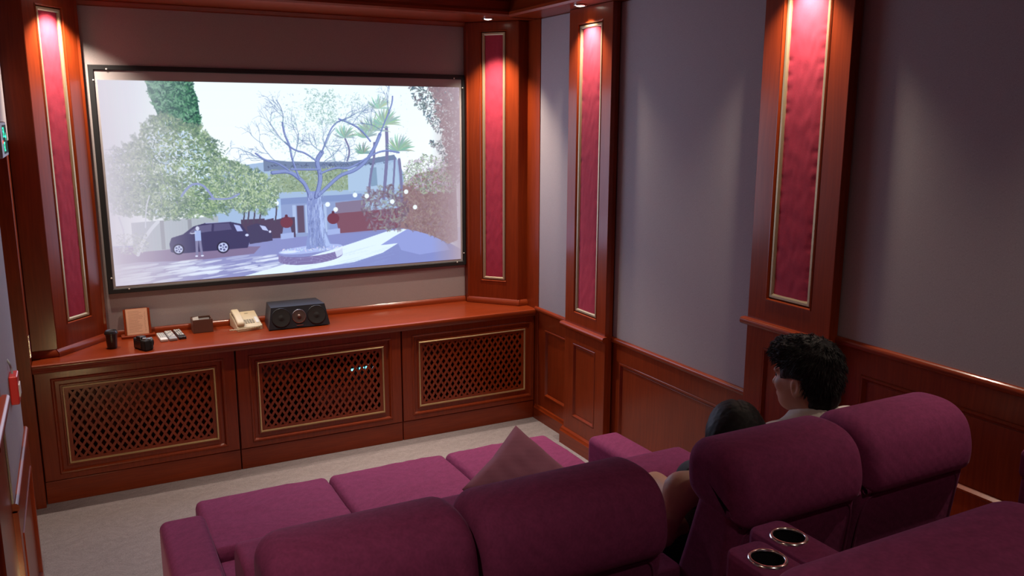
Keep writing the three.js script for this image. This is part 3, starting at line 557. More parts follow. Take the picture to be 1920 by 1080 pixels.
  // standing figure beside the car (tiny, part of the picture)
  poly([[206, 396], [222, 396], [222, 424], [206, 424]], '#9db2e4'); leaf(214, 390, 5, 0, '#c9cfe8', 1.2); poly([[206, 424], [214, 424], [211, 464], [205, 464]], '#7d7aa0'); poly([[215, 424], [222, 424], [224, 464], [218, 464]], '#7d7aa0'); leaf(207, 466, 4, 0, '#dfe6ff', 0.5); leaf(222, 466, 4, 0, '#dfe6ff', 0.5); stroke([[208, 402], [198, 404], [196, 402]], 3, '#c8cfe8');
  // urns, topiary balls, planter ring
  for (const [x, y] of [[456, 386], [592, 382]]) { poly([[x - 10, y + 12], [x + 10, y + 12], [x + 16, y + 44], [x - 16, y + 44]], '#8494c8'); leaf(x, y, 18, 0, '#6e3446', 0.9); leaf(x, y - 18, 4, 0, '#5a2d40', 1.2); poly([[x - 19, y + 32], [x + 19, y + 30], [x + 19, y + 46], [x - 19, y + 48]], '#9fb0e2'); }
  c.fillStyle = '#75689c'; c.beginPath(); c.ellipse(522, 472, 94, 17, -0.04, 0, Math.PI); c.lineTo(428, 492); c.ellipse(522, 492, 94, 20, -0.04, Math.PI, 0, true); c.lineTo(616, 470); c.fill();
  for (let j = 0; j < 4; j++) { c.strokeStyle = 'rgba(190,200,240,.55)'; c.lineWidth = 0.9; c.beginPath(); c.ellipse(522, 475 + j * 5, 93, 18, -0.04, 0.02, Math.PI - 0.02); c.stroke(); }
  for (let i = 0; i < 40; i++) { const a = 0.08 + (Math.PI - 0.16) * r(), j = (r() * 4) | 0; const x = 522 + Math.cos(a) * 93, y = 475 + j * 5 + Math.sin(a) * 18; stroke([[x, y], [x, y + 5]], 0.8, 'rgba(190,200,240,.5)'); }
  poly([[590, 470], [617, 464], [615, 490], [598, 498]], 'rgba(225,238,255,.8)');
  c.fillStyle = '#a9b8ea'; c.beginPath(); c.ellipse(522, 468, 93, 11, -0.05, 0, TAU); c.fill(); c.fillStyle = '#d4e3ff'; c.beginPath(); c.ellipse(460, 472, 26, 4, 0, 0, TAU); c.fill();
  poly([[508, 466], [516, 440], [566, 440], [582, 462], [560, 468], [540, 464], [526, 470]], bark); poly([[560, 440], [568, 440], [584, 462], [566, 464]], bark2);
  for (let i = 0; i < 60; i++) leaf(lerp(440, 606, r()), lerp(462, 474, r()), 2 + 2 * r(), r() * 3, rgb([190 + 50 * r(), 205 + 40 * r(), 240], 0.8));
  // white trunk on the left edge
  stroke([[60, 452], [72, 420], [96, 386], [116, 366]], 9, '#d6dee8'); stroke([[26, 440], [34, 400], [22, 350]], 4, '#ccd4e4'); stroke([[84, 380], [88, 330], [100, 296]], 3, '#d0dae6');
  leaves([[10, 395], [90, 395], [90, 450], [10, 450]], 260, [[160, 175, 150], [205, 215, 200], [140, 150, 150]], 2, 5, 0.8);
  // dark leaf cluster at the top right
  const dl = [[842, -4], [1000, -4], [1000, 260], [960, 240], [930, 200], [900, 170], [940, 150], [900, 110], [880, 80], [850, 50], [835, 20]];
  leaves(dl, 1500, [[74, 96, 112], [96, 112, 118], [120, 110, 122], [88, 104, 100]], 3, 7, 0.85);
  leaves([[900, -4], [1000, -4], [1000, 300], [960, 250], [940, 120]], 1300, [[140, 116, 124], [150, 128, 132], [130, 108, 116]], 5, 11, 0.85);
  leaves([[880, 40], [990, 60], [990, 250], [930, 220], [900, 130]], 240, [[238, 250, 255]], 1.5, 4, 0.95);
  for (let i = 0; i < 500; i++) leaf(lerp(420, 830, r()), lerp(20, 250, r()), 1 + 2.5 * r(), r() * TAU, `rgba(120,150,165,${0.2 + 0.3 * r()})`);
  for (let i = 0; i < 260; i++) { const t = r(), x = lerp(518, 566, r()), y = lerp(300, 462, t); stroke([[x, y], [x + 3 * (r() - 0.5), y + 8 + 10 * r()]], 0.8 + r(), r() < 0.5 ? 'rgba(88,98,150,.45)' : 'rgba(190,208,245,.45)'); }
  { const half = document.createElement('canvas'); half.width = W / 4; half.height = H / 4; const hc = half.getContext('2d'); hc.imageSmoothingEnabled = true; hc.drawImage(cv, 0, 0, W / 4, H / 4); c.imageSmoothingEnabled = true; c.globalAlpha = 0.5; c.drawImage(half, 0, 0, 1000, 532); c.globalAlpha = 1; }
  // the film's own pale, out-of-focus sides
  g = c.createLinearGradient(0, 0, 230, 0); g.addColorStop(0, 'rgba(206,198,210,.92)'); g.addColorStop(0.35, 'rgba(204,196,208,.62)'); g.addColorStop(1, 'rgba(200,195,205,0)'); c.fillStyle = g; c.fillRect(0, 0, 240, 532);
  g = c.createLinearGradient(1000, 0, 900, 0); g.addColorStop(0, 'rgba(176,156,166,.9)'); g.addColorStop(0.45, 'rgba(170,148,156,.5)'); g.addColorStop(1, 'rgba(170,148,156,0)'); c.fillStyle = g; c.fillRect(900, 0, 100, 532);
  c.fillStyle = 'rgba(150,165,225,.06)'; c.fillRect(0, 0, 1000, 532);
  const t = new THREE.CanvasTexture(cv); t.colorSpace = THREE.SRGBColorSpace; t.generateMipmaps = true; t.minFilter = THREE.LinearMipmapLinearFilter;
  return t;
}
const scr = thing('projection_screen', 'large framed projection screen showing a tree, parked cars and a house', 'screen');
{
  const x0 = -0.361, x1 = 2.117, y0 = 1.133, y1 = 2.537, b = 0.031;
  for (let k = 0; k < 4; k++) mesh('frame_bar', ringSide(k, x0, x1, y0, y1, [[0, 0.0125], [0, 0.027], [0.003, 0.030], [b - 0.004, 0.030], [b, 0.027], [b, 0.020]]), M.black, scr, 'black velvet frame');
  mesh('screen_sheet', bx(x0 + b - 0.004, x1 - b + 0.004, y0 + b - 0.004, y1 - b + 0.004, 0.0125, 0.0215, 0.0005), M.silver, scr, 'pale grey screen margin');
  const ix0 = -0.315, ix1 = 2.070, iy0 = 1.180, iy1 = 2.449, g = new THREE.PlaneGeometry(ix1 - ix0, iy1 - iy0).translate((ix0 + ix1) / 2, (iy0 + iy1) / 2, 0.0228);
  const map = picture();
  mesh('screen_picture', g, S({ name: 'screen_image', color: new THREE.Color(0, 0, 0), roughness: 0.9, emissive: new THREE.Color(1, 1, 1), emissiveMap: map, emissiveIntensity: SCREEN_GLOW }), scr, 'bright projected picture');
  for (const [x, y] of [[x0 + b + 0.07, y1 - b + 0.006], [x0 + b - 0.006, y1 - b - 0.06], [x1 - b - 0.06, y1 - b + 0.006], [x1 - b + 0.006, y1 - b - 0.06], [x0 + b + 0.09, y0 + b - 0.006], [x0 + b - 0.006, y0 + b + 0.07], [x1 - b - 0.05, y0 + b - 0.006], [x1 - b + 0.006, y0 + b + 0.06]]) mesh('tension_button', new THREE.SphereGeometry(0.0055, 12, 8).scale(1, 1, 0.6).translate(x, y, 0.0305), M.white, scr);
}

// ------------------------------------------------------------------ things on the counter
const CT = 0.8505;
{
  const o = thing('paper_cup', 'black tapered drinking cup with a lid on the counter', 'cup', [-0.374, CT, 0.292]);
  const lathe = (pts) => new THREE.LatheGeometry(pts.map(([x, y]) => new THREE.Vector2(x, y)), 36);
  mesh('cup_body', lathe([[0, 0], [0.027, 0], [0.0285, 0.004], [0.034, 0.085], [0.0335, 0.092], [0, 0.092]]), M.blackGloss, o);
  mesh('cup_lid', lathe([[0.0345, 0.086], [0.0385, 0.088], [0.0395, 0.094], [0.0375, 0.098], [0.034, 0.108], [0.031, 0.110], [0.029, 0.105], [0, 0.104]]), M.blackGloss, o);
}
{
  const o = thing('compact_camera', 'small black photo camera lying near the counter edge', 'camera', [-0.212, CT, 0.405], -1.15);
  mesh('camera_body', bx(-0.068, 0.068, 0, 0.066, -0.018, 0.022, 0.008), M.blackMatte, o);
  mesh('grip', bx(0.036, 0.070, 0.002, 0.064, -0.034, -0.010, 0.010), M.blackMatte, o);
  mesh('viewfinder_hump', bx(-0.030, 0.022, 0.060, 0.083, -0.018, 0.024, 0.007), M.blackGloss, o);
  mesh('lens', join([cyl(0.030, 0.030, 0.03).rotateX(Math.PI / 2).translate(-0.010, 0.033, -0.032), cyl(0.026, 0.030, 0.018).rotateX(Math.PI / 2).translate(-0.010, 0.033, -0.054)]), M.blackGloss, o);
  mesh('mode_dial', cyl(0.011, 0.011, 0.010, 20).translate(0.036, 0.071, 0.004), M.grey, o);
  mesh('shutter_dial', cyl(0.009, 0.009, 0.008, 20).translate(0.056, 0.070, -0.014), M.grey, o);
  mesh('rear_display', bx(-0.052, 0.026, 0.010, 0.056, 0.022, 0.025, 0.001), M.blackGloss, o);
  mesh('strap_lug', new THREE.TorusGeometry(0.006, 0.0015, 8, 16).translate(-0.072, 0.05, 0), M.steel, o);
}
{
  const cv = document.createElement('canvas'); cv.width = 260; cv.height = 340; const c = cv.getContext('2d'), r = rng(5);
  c.fillStyle = '#d3a184'; c.fillRect(0, 0, 260, 340); c.fillStyle = '#d9ab90'; c.fillRect(10, 10, 240, 320);
  c.fillStyle = 'rgba(110,66,48,.75)';
  for (let i = 0; i < 15; i++) { let x = 28; const y = 34 + i * 19, end = i === 0 ? 150 : 130 + 70 * r(); while (x < end) { const w = 4 + 9 * r(); c.fillRect(x, y, w, 4); x += w + 3; } if (i > 0) c.fillRect(214 + 8 * r(), y, 14, 4); }
  const t = new THREE.CanvasTexture(cv); t.colorSpace = THREE.SRGBColorSpace;
  const o = thing('menu_stand', 'wooden stand holding a printed tan list against the wall', 'stand', [-0.212, CT, 0.075]);
  mesh('stand_base', bx(-0.10, 0.10, 0, 0.016, -0.045, 0.028, 0.003, 'x'), M.wood, o);
  const wing = new THREE.Shape([[-0.04, 0.014], [0.012, 0.014], [-0.036, 0.176], [-0.044, 0.176]].map((q) => new THREE.Vector2(...q)));
  for (const s of [-1, 1]) mesh('side_wing', uvBox(new THREE.ExtrudeGeometry(wing, { depth: 0.012, bevelEnabled: false }).rotateY(-Math.PI / 2).translate(s * 0.072 + 0.006, 0, 0), 'y'), M.wood, o);
  mesh('back_board', bx(-0.066, 0.066, 0.0, 0.170, -0.006, 0.0, 0.001).rotateX(-0.28).translate(0, 0.016, 0.004), M.wood, o);
  mesh('printed_list', new THREE.BoxGeometry(0.128, 0.166, 0.0012).translate(0, 0.084, 0.0015).rotateX(-0.28).translate(0, 0.016, 0.005), S({ name: 'list_print', map: t, roughness: 0.6 }), o, 'tan sheet with rows of small print');
}
function remote(label, x, z0, z1, w, bodyM, keyM, rows, turn) {
  const o = thing('remote_control', label, 'remote control', [x, CT, (z0 + z1) / 2], turn, 'remote controls in a row'), L = z1 - z0;
  mesh('remote_body', bx(-w / 2, w / 2, 0, 0.018, -L / 2, L / 2, 0.005), bodyM, o);
  const kw = w / 4.4, g = bx(-kw / 2, kw / 2, 0.017, 0.0205, -0.005, 0.005, 0.0015);
  for (let j = 0; j < rows; j++) for (let i = 0; i < 3; i++) mesh('button', g.clone().translate((i - 1) * w * 0.28, 0, -L * 0.42 + j * L * 0.74 / rows), (j + i) % 4 === 3 ? M.grey : keyM, o);
}
remote('white remote control, first of the row beside the stand', -0.082, 0.095, 0.285, 0.044, M.white, M.grey, 6, 0.05);
remote('grey remote control between the white and the black one', -0.030, 0.062, 0.285, 0.046, M.grey, M.white, 8, 0.06);
remote('black remote control with white buttons beside the grey one', 0.024, 0.045, 0.270, 0.046, M.blackGloss, M.white, 8, 0.07);
{
  const o = thing('note_box', 'open dark wooden box holding slips of paper', 'box', [0.172, CT, 0.092]);
  const brown = P({ name: 'walnut', color: new THREE.Color(0.13, 0.062, 0.045), roughness: 0.45, clearcoat: 0.3, clearcoatRoughness: 0.3 }), w = 0.062, d = 0.058, h = 0.088, t = 0.005;
  mesh('box_bottom', bx(-w, w, 0, t, -d, d, 0.001), brown, o);
  for (const s of [-1, 1]) { mesh('box_side', bx(s > 0 ? w - t : -w, s > 0 ? w : -w + t, 0, h, -d, d, 0.001), brown, o); mesh('box_side', bx(-w + t, w - t, 0, h, s > 0 ? d - t : -d, s > 0 ? d : -d + t, 0.001), brown, o); }
  mesh('paper_slip', bx(-0.018, 0.018, 0, 0.086, -0.0008, 0.0008, 0).rotateX(-0.35).rotateZ(0.12).translate(-0.026, 0.012, 0.01), M.paper, o, 'white paper slip');
  mesh('paper_slip', bx(-0.032, 0.032, 0, 0.074, -0.0015, 0.0015, 0).rotateX(-0.3).translate(0.02, 0.008, -0.012), M.grey, o, 'grey slip');
}
{
  const o = thing('telephone', 'cream corded telephone with keypad', 'telephone', [0.448, CT + 0.0042, 0.125], 0.08);
  const sh = new THREE.Shape([[-0.095, 0], [0.095, 0], [0.095, 0.018], [-0.085, 0.082], [-0.095, 0.078]].map((q) => new THREE.Vector2(-q[0], q[1])));
  const g = new THREE.ExtrudeGeometry(sh, { depth: 0.156, bevelEnabled: true, bevelSize: 0.004, bevelThickness: 0.004, bevelSegments: 3 }); // profile in (z, y)
  g.rotateY(Math.PI / 2).translate(-0.078, 0, 0);
  mesh('phone_base', uvBox(toCreasedNormals(g, 0.5)), M.cream, o);
  const top = new THREE.Group(); top.name = 'top_face'; top.rotation.x = 0.341; top.position.set(0, 0.052, 0.003); o.add(top);
  const hs = roundedProfile([[-0.088, 0.0], [-0.095, 0.022], [-0.08, 0.036], [-0.04, 0.040], [0, 0.042], [0.04, 0.040], [0.08, 0.036], [0.095, 0.022], [0.088, 0.0], [0.055, 0.0], [0.045, 0.014], [0, 0.018], [-0.045, 0.014], [-0.055, 0.0]], 80);
  mesh('handset', profileSolid(hs, -0.080, -0.032, 0.010), M.cream, top, 'cream handset');
  const kg = bx(-0.006, 0.006, 0, 0.004, -0.004, 0.004, 0.001);
  for (let j = 0; j < 4; j++) for (let i = 0; i < 4; i++) mesh('key', kg.clone().translate(-0.012 + i * 0.0165, 0.004, 0.018 + j * 0.0125), M.keys, top);
  mesh('name_card', bx(0.052, 0.072, 0.004, 0.0055, -0.01, 0.06, 0), M.white, top, 'white index card');
  mesh('name_plate', bx(0.006, 0.030, 0.004, 0.005, -0.070, -0.066, 0), M.keys, top);
  const pts = []; for (let i = 0; i <= 220; i++) { const t = i / 220, a = t * 26 * TAU, bx0 = lerp(-0.135, 0.095, t), bz = 0.108 + 0.01 * Math.sin(t * 5) - 0.05 * Math.max(0, t - 0.85) / 0.15; pts.push([bx0, 0.008 + 0.0055 * (1 + Math.cos(a)), bz + 0.0065 * Math.sin(a)]); }
  mesh('coiled_cord', tube(pts, 0.0022, 700, 5), M.cream, o, 'coiled cream cord');
}
{
  const o = thing('center_speaker', 'black centre speaker with three round drivers on the counter', 'speaker', [0.766, CT, 0.18], -0.02);
  const pos = [], q = [[-0.203, 0.006, 0.128], [0.203, 0.006, 0.128], [0.178, 0.146, 0.095], [-0.178, 0.146, 0.095], [-0.185, 0.006, -0.125], [0.185, 0.006, -0.125], [0.168, 0.146, -0.115], [-0.168, 0.146, -0.115]];
  const cv = [0, 1, 2, 0, 2, 3, 5, 4, 7, 5, 7, 6, 4, 0, 3, 4, 3, 7, 1, 5, 6, 1, 6, 2, 3, 2, 6, 3, 6, 7, 4, 5, 1, 4, 1, 0];
  for (const i of cv) pos.push(...q[i]);
  const g = new THREE.BufferGeometry(); g.setAttribute('position', new THREE.BufferAttribute(new Float32Array(pos), 3)); g.computeVertexNormals();
  mesh('speaker_body', uvBox(g), P({ name: 'satin_black', color: new THREE.Color(0.02, 0.022, 0.03), roughness: 0.42, clearcoat: 0.25, clearcoatRoughness: 0.35 }), o);
  const f = new THREE.Group(); f.name = 'front_baffle'; f.position.set(0, 0.076, 0.1125); f.rotation.x = -0.2318; o.add(f);
  for (const [x, r, nm] of [[-0.118, 0.060, 'woofer'], [0.118, 0.060, 'woofer'], [0, 0.043, 'tweeter']]) {
    const ring2 = new THREE.TorusGeometry(r, 0.003, 10, 48).translate(x, 0.002, 0.002);
    mesh('driver_rim', ring2, r < 0.05 ? M.steel : M.blackGloss, f);
    mesh(nm, new THREE.LatheGeometry([[0, r < 0.05 ? 0.012 : 0.006], [r * 0.28, r < 0.05 ? 0.008 : 0.004], [r * 0.32, 0.001], [r * 0.9, 0.004], [r * 0.97, 0.0045]].map((p) => new THREE.Vector2(...p)), 40).rotateX(Math.PI / 2).translate(x, 0.002, 0.0005), r < 0.05 ? S({ name: 'tweeter_dome', color: new THREE.Color(0.16, 0.11, 0.10), metalness: 0.6, roughness: 0.35 }) : M.blackMatte, f);
  }
  mesh('maker_plate', bx(-0.022, 0.022, -0.062, -0.056, 0.0, 0.0022, 0), S({ name: 'plate', color: new THREE.Color(0.18, 0.05, 0.04), roughness: 0.5 }), f);
  mesh('foot_pad', bx(-0.16, 0.16, 0, 0.007, -0.09, 0.09, 0.001), M.blackMatte, o);
  mesh('speaker_cable', tube([[0.12, 0.03, -0.118], [0.17, 0.004, -0.13], [0.22, 0.003, -0.115], [0.255, 0.003, -0.135]], 0.003, 30, 6), M.blackMatte, o);
}

// ------------------------------------------------------------------ things on the doorway wall
{
  const cv = document.createElement('canvas'); cv.width = 256; cv.height = 160; const c = cv.getContext('2d');
  c.fillStyle = '#04140f'; c.fillRect(0, 0, 256, 160); c.fillStyle = '#2df0b8';
  for (const [x, y, w, h] of [[14, 12, 34, 10], [14, 30, 34, 10], [26, 12, 10, 56], [14, 58, 34, 10], [62, 12, 12, 56], [62, 34, 34, 10], [86, 12, 12, 56], [14, 94, 40, 10], [14, 94, 10, 52], [44, 94, 10, 52], [14, 118, 40, 8], [66, 94, 34, 10], [78, 94, 10, 52], [66, 136, 34, 10], [120, 60, 70, 12], [170, 44, 14, 44], [190, 56, 16, 20]]) c.fillRect(x, y, w, h);
  const t = new THREE.CanvasTexture(cv); t.colorSpace = THREE.SRGBColorSpace;
  const o = onFace(thing('exit_sign', 'green lit exit sign above the doorway', 'exit sign'), [XL + 0.0082, 2.055, 0], [1, 0, 0]);
  mesh('sign_case', bx(-1.70, -1.30, 0, 0.15, 0, 0.042, 0.006), M.grey, o);
  mesh('sign_face', new THREE.PlaneGeometry(0.27, 0.122).translate(-1.452, 0.075, 0.0428), S({ name: 'sign_glow', color: new THREE.Color(0.02, 0.05, 0.04), emissive: new THREE.Color(1, 1, 1), emissiveMap: t, emissiveIntensity: 2.6 }), o, 'glowing green sign face');
  mesh('sign_led', bx(-1.628, -1.612, 0.060, 0.072, 0.041, 0.045, 0.001), S({ name: 'led_glow', color: new THREE.Color(0.3, 0.02, 0.02), emissive: new THREE.Color(1, 0.08, 0.06), emissiveIntensity: 2 }), o, 'red indicator light');
}
{
  const o = onFace(thing('fire_alarm_box', 'red fire alarm call box on the fabric wall by the doorway', 'alarm'), [XL + 0.0082, 1.125, -0], [1, 0, 0]);
  o.position.z = 2.10;
  mesh('alarm_case', bx(-0.05, 0.05, 0, 0.115, 0, 0.030, 0.006), M.redPaint, o);
  mesh('alarm_window', bx(-0.030, 0.030, 0.025, 0.075, 0.029, 0.034, 0.002), M.white, o);
  mesh('alarm_wire', tube([[0, 0.112, 0.012], [0.004, 0.135, 0.010], [-0.003, 0.16, 0.006], [0.001, 0.175, -0.002]], 0.004, 24, 6), M.grey, o);
}
{
  const o = onFace(thing('door_hinge', 'slim steel hinge on the wooden corner by the counter', 'hinge'), [XL + 0.001, 0.90, 0.515], [1, 0, 0]);
  mesh('hinge_leaf', bx(-0.012, 0.012, 0, 0.13, -0.0005, 0.003, 0.0008), M.steel, o);
  mesh('hinge_pin', cyl(0.004, 0.004, 0.13, 12).translate(0.012, 0.065, 0.003), M.steel, o);
}

// ------------------------------------------------------------------ upholstered seating
function wrinkled(g, amp, seed, fx = 5, fz = 9) { // small creases on the top of a cushion
  const p = g.attributes.position, n = g.attributes.normal;
  for (let i = 0; i < p.count; i++) if (n.getY(i) > 0.5) { const x = p.getX(i), z = p.getZ(i), a = noise3(x * fx + seed, z * fz, seed), b = 1 - Math.abs(noise3(x * 3 + seed * 2, z * 7 - x * 4, seed + 5)); p.setY(i, p.getY(i) + amp * a + amp * 1.6 * Math.max(0, b - 0.82) / 0.18); }
  return smooth(g);
}
{
  const ox = 0.835, oz = 2.60, o = thing('daybed_sofa', 'low plum sofa with three deep cushions facing the lattice cabinets', 'sofa', [ox, 0, oz]);
  const A0 = -0.312 - ox, A1 = -0.128 - ox, B0 = 1.79 - ox, B1 = 1.985 - ox, W = (B0 - A1) / 3;
  mesh('base_frame', softBox(B0 - A1 - 0.02, 0.26, 1.06, 0.02).translate((A1 + B0) / 2, 0.14, 3.24 - 0.55 - oz), M.sofa, o);
  for (let i = 0; i < 3; i++) {
    const x = A1 + W * (i + 0.5);
    mesh('leg_cushion', wrinkled(softBox(W - 0.006, 0.17, 0.56, 0.035, [0.002, 0.010, 0.006], 30).translate(x, 0.362, 1.822 + 0.28 - oz), 0.0022, i * 7 + 3), M.sofa, o);
    mesh('seat_cushion', softBox(W - 0.006, 0.15, 0.62, 0.035, [0.002, 0.008, 0.004], 18).translate(x, 0.335, 2.385 + 0.31 - oz), M.sofa, o);
    mesh('leg_rest_arm', bx(x - 0.2, x + 0.2, 0.20, 0.275, 1.90 - oz, 2.2 - oz, 0.006), M.blackMatte, o);
    mesh('footing', bx(x - 0.16, x + 0.16, 0.0, 0.20, 1.98 - oz, 2.02 - oz, 0.004), M.blackMatte, o);
    const bp = roundedProfile([[2.98, 0.40], [2.985, 0.60], [2.992, 0.75], [3.02, 0.798], [3.10, 0.806], [3.20, 0.802], [3.262, 0.772], [3.275, 0.66], [3.262, 0.40], [3.24, 0.20], [3.05, 0.20], [2.99, 0.28]].map(([z, y]) => [z - oz, y]), 70);
    mesh('backrest', profileSolid(bp, x - W / 2 + 0.002, x + W / 2 - 0.002, 0.028), M.sofa, o);
  }
  for (const [a, b] of [[A0, A1 - 0.003], [B0 + 0.003, B1]]) mesh('armrest', softBox(b - a, 0.57, 1.01, 0.032, [0.003, 0.008, 0.004], 16).translate((a + b) / 2, 0.293, 2.255 + 0.505 - oz), M.sofa, o);
}
function armPad(w, z0, z1, y0, y1, cup) { // armrest top with a round well
  const b = 0.007, t = 0.016, a = w / 2 - b, zA = z0 + b, zB = z1 - b, R = 0.024, sh = new THREE.Shape();
  sh.moveTo(-a + R, -zA); sh.lineTo(a - R, -zA); sh.quadraticCurveTo(a, -zA, a, -zA - R); sh.lineTo(a, -zB + R); sh.quadraticCurveTo(a, -zB, a - R, -zB); sh.lineTo(-a + R, -zB); sh.quadraticCurveTo(-a, -zB, -a, -zB + R); sh.lineTo(-a, -zA - R); sh.quadraticCurveTo(-a, -zA, -a + R, -zA);
  const h = new THREE.Path(); h.absarc(0, -cup, 0.039 + b, 0, TAU, true); sh.holes.push(h);
  const g = new THREE.ExtrudeGeometry(sh, { depth: y1 - y0 - 2 * t, bevelEnabled: true, bevelSize: b, bevelThickness: t, bevelSegments: 5, curveSegments: 24 });
  g.rotateX(-Math.PI / 2).translate(0, y0 + t, 0);
  return uvBox(toCreasedNormals(g, 0.7));
}
const latheCup = new THREE.LatheGeometry([[0, -0.066], [0.032, -0.066], [0.0355, -0.060], [0.0380, 0.001]].map((q) => new THREE.Vector2(...q)), 40);
function loveseat(label, x0, widths, fy, dz, group) { // two seats of those widths, arms included; local origin at its front left foot
  const o = thing('recliner_sofa', label, 'sofa', [x0, fy, 3.40 + dz], 0, group), AW = 0.118, cz = dz ? 0.074 : 0.125, TW = AW * 2 + widths[0] + widths[1];
  for (const [x, inner] of [[AW / 2, true], [TW - AW / 2, true]]) {
    const a = new THREE.Group(); a.name = 'armrest'; a.position.x = x; o.add(a);
    mesh('arm_body', softBox(AW - 0.004, 0.505, 0.70, 0.022, [0.002, 0, 0.003], 12).translate(0, 0.2545, 0.35), M.sofa, a);
    mesh('arm_pad', armPad(AW - 0.002, -0.012, 0.62, 0.500, 0.582, cz), M.sofa, a);
    mesh('cup_well', latheCup.clone().translate(0, 0.5815, cz), M.blackGloss, a, 'black cup holder well');
    mesh('cup_rim', new THREE.LatheGeometry([[0.0365, 0.0], [0.0365, 0.006], [0.039, 0.0085], [0.0435, 0.0075], [0.046, 0.003], [0.046, -0.002]].map((q) => new THREE.Vector2(...q)), 48).translate(0, 0.5805, cz), M.steel, a, 'shiny steel ring');
  }
  mesh('seat_base', softBox(TW - AW * 2 - 0.004, 0.24, 0.60, 0.02).translate(TW / 2, 0.15, 0.40), M.sofa, o);
  for (let i = 0; i < 2; i++) {
    const SW = widths[i], xa = AW + (i ? widths[0] : 0), xb = xa + SW;
    mesh('seat_cushion', softBox(SW - 0.008, 0.16, 0.56, 0.04, [0.002, 0.012, 0.008], 18).translate((xa + xb) / 2, 0.345, 0.29), M.sofa, o);
    const body = roundedProfile([[0.655, 0.80], [0.625, 0.70], [0.56, 0.50], [0.50, 0.30], [0.49, 0.20], [0.53, 0.13], [0.62, 0.12], [0.70, 0.13], [0.735, 0.20], [0.765, 0.40], [0.795, 0.62], [0.815, 0.80], [0.80, 0.835], [0.74, 0.845], [0.67, 0.835]], 72);
    mesh('backrest', profileSolid(body, xa + (i ? 0.004 : -0.008), xb - (i ? -0.008 : 0.004), 0.030), M.sofa, o);
    const roll = roundedProfile([[0.598, 0.885], [0.602, 0.945], [0.632, 0.984], [0.700, 0.998], [0.775, 0.988], [0.824, 0.950], [0.848, 0.890], [0.853, 0.830], [0.842, 0.795], [0.810, 0.783], [0.74, 0.786], [0.66, 0.800], [0.612, 0.832]], 72);
    mesh('headrest_roll', profileSolid(roll, xa - 0.012 + i * 0.014, xb + 0.012 - (1 - i) * 0.014, 0.058), M.sofa, o);
    // rear panel with piping: it follows the slanting back
    const zr = (y) => 0.735 + (y - 0.2) * (0.815 - 0.735) / 0.6 + 0.003, m = 0.030, yT = 0.775, yB = 0.18;
    const corner = [[xa + m, yB], [xa + m, yT - 0.03], [xa + m + 0.02, yT - 0.004], [xa + m + 0.06, yT], [(xa + xb) / 2, yT + 0.004], [xb - m - 0.06, yT], [xb - m - 0.02, yT - 0.004], [xb - m, yT - 0.03], [xb - m, yB]];
    mesh('rear_piping', tube(corner.map(([x, y]) => [x, y, zr(y) + 0.002]), 0.0042, 120, 7), M.sofa, o);
    const hem = []; for (let k = 0; k <= 16; k++) { const t = k / 16; hem.push([lerp(xa + 0.014, xb - 0.014, t), 0.800 + 0.002 * noise3(t * 6, i, 3), zr(0.8) + 0.006]); }
    mesh('hem_fold', tube(hem, 0.010, 60, 8), M.sofa, o);
  }
  return o;
}
loveseat('two-seat plum recliner sofa with nobody in it, middle row', -0.335, [0.46, 0.52], T2, 0, 'recliner sofas in the middle row');
loveseat('two-seat plum recliner sofa where the two people sit', 0.884, [0.486, 0.486], T2, 0, 'recliner sofas in the middle row');
loveseat('empty plum recliner sofa on the rear platform on the doorway side', -0.335, [0.46, 0.52], T3, 1.045, 'recliner sofas in the rear row');
loveseat('empty plum recliner sofa on the rear platform on the pilaster side', 0.884, [0.486, 0.486], T3, 0.99, 'recliner sofas in the rear row');

{ // cushion thrown on the low sofa
  const o = thing('throw_pillow', 'mauve square throw pillow leaning on the low sofa', 'pillow', [1.155, 0.625, 2.765]);
  const n = 28, w = 0.43, g = new THREE.BoxGeometry(w, w, 0.02, n, n, 2), p = g.attributes.position;
  for (let i = 0; i < p.count; i++) {
    let x = p.getX(i) / (w / 2), y = p.getY(i) / (w / 2); const s = Math.sign(p.getZ(i)) || 0;
    const f = Math.max(0, (1 - x * x)) * Math.max(0, (1 - y * y)), pull = 1 - 0.06 * (1 - Math.abs(x * y)) * Math.max(Math.abs(x), Math.abs(y)) ** 4;
    p.setXYZ(i, x * pull * w / 2, y * pull * w / 2, s * (0.004 + 0.062 * Math.pow(f, 0.42)) + 0.004 * noise3(x * 2.2, y * 2.2, s * 2) * Math.min(1, f * 3));
  }
  const m = mesh('pillow_cover', smooth(g), M.pillow, o);
  m.rotation.set(0, 0, 0);
  o.rotation.order = 'YXZ'; o.rotation.set(-0.78, 0.06, Math.PI / 4 - 0.22);
}

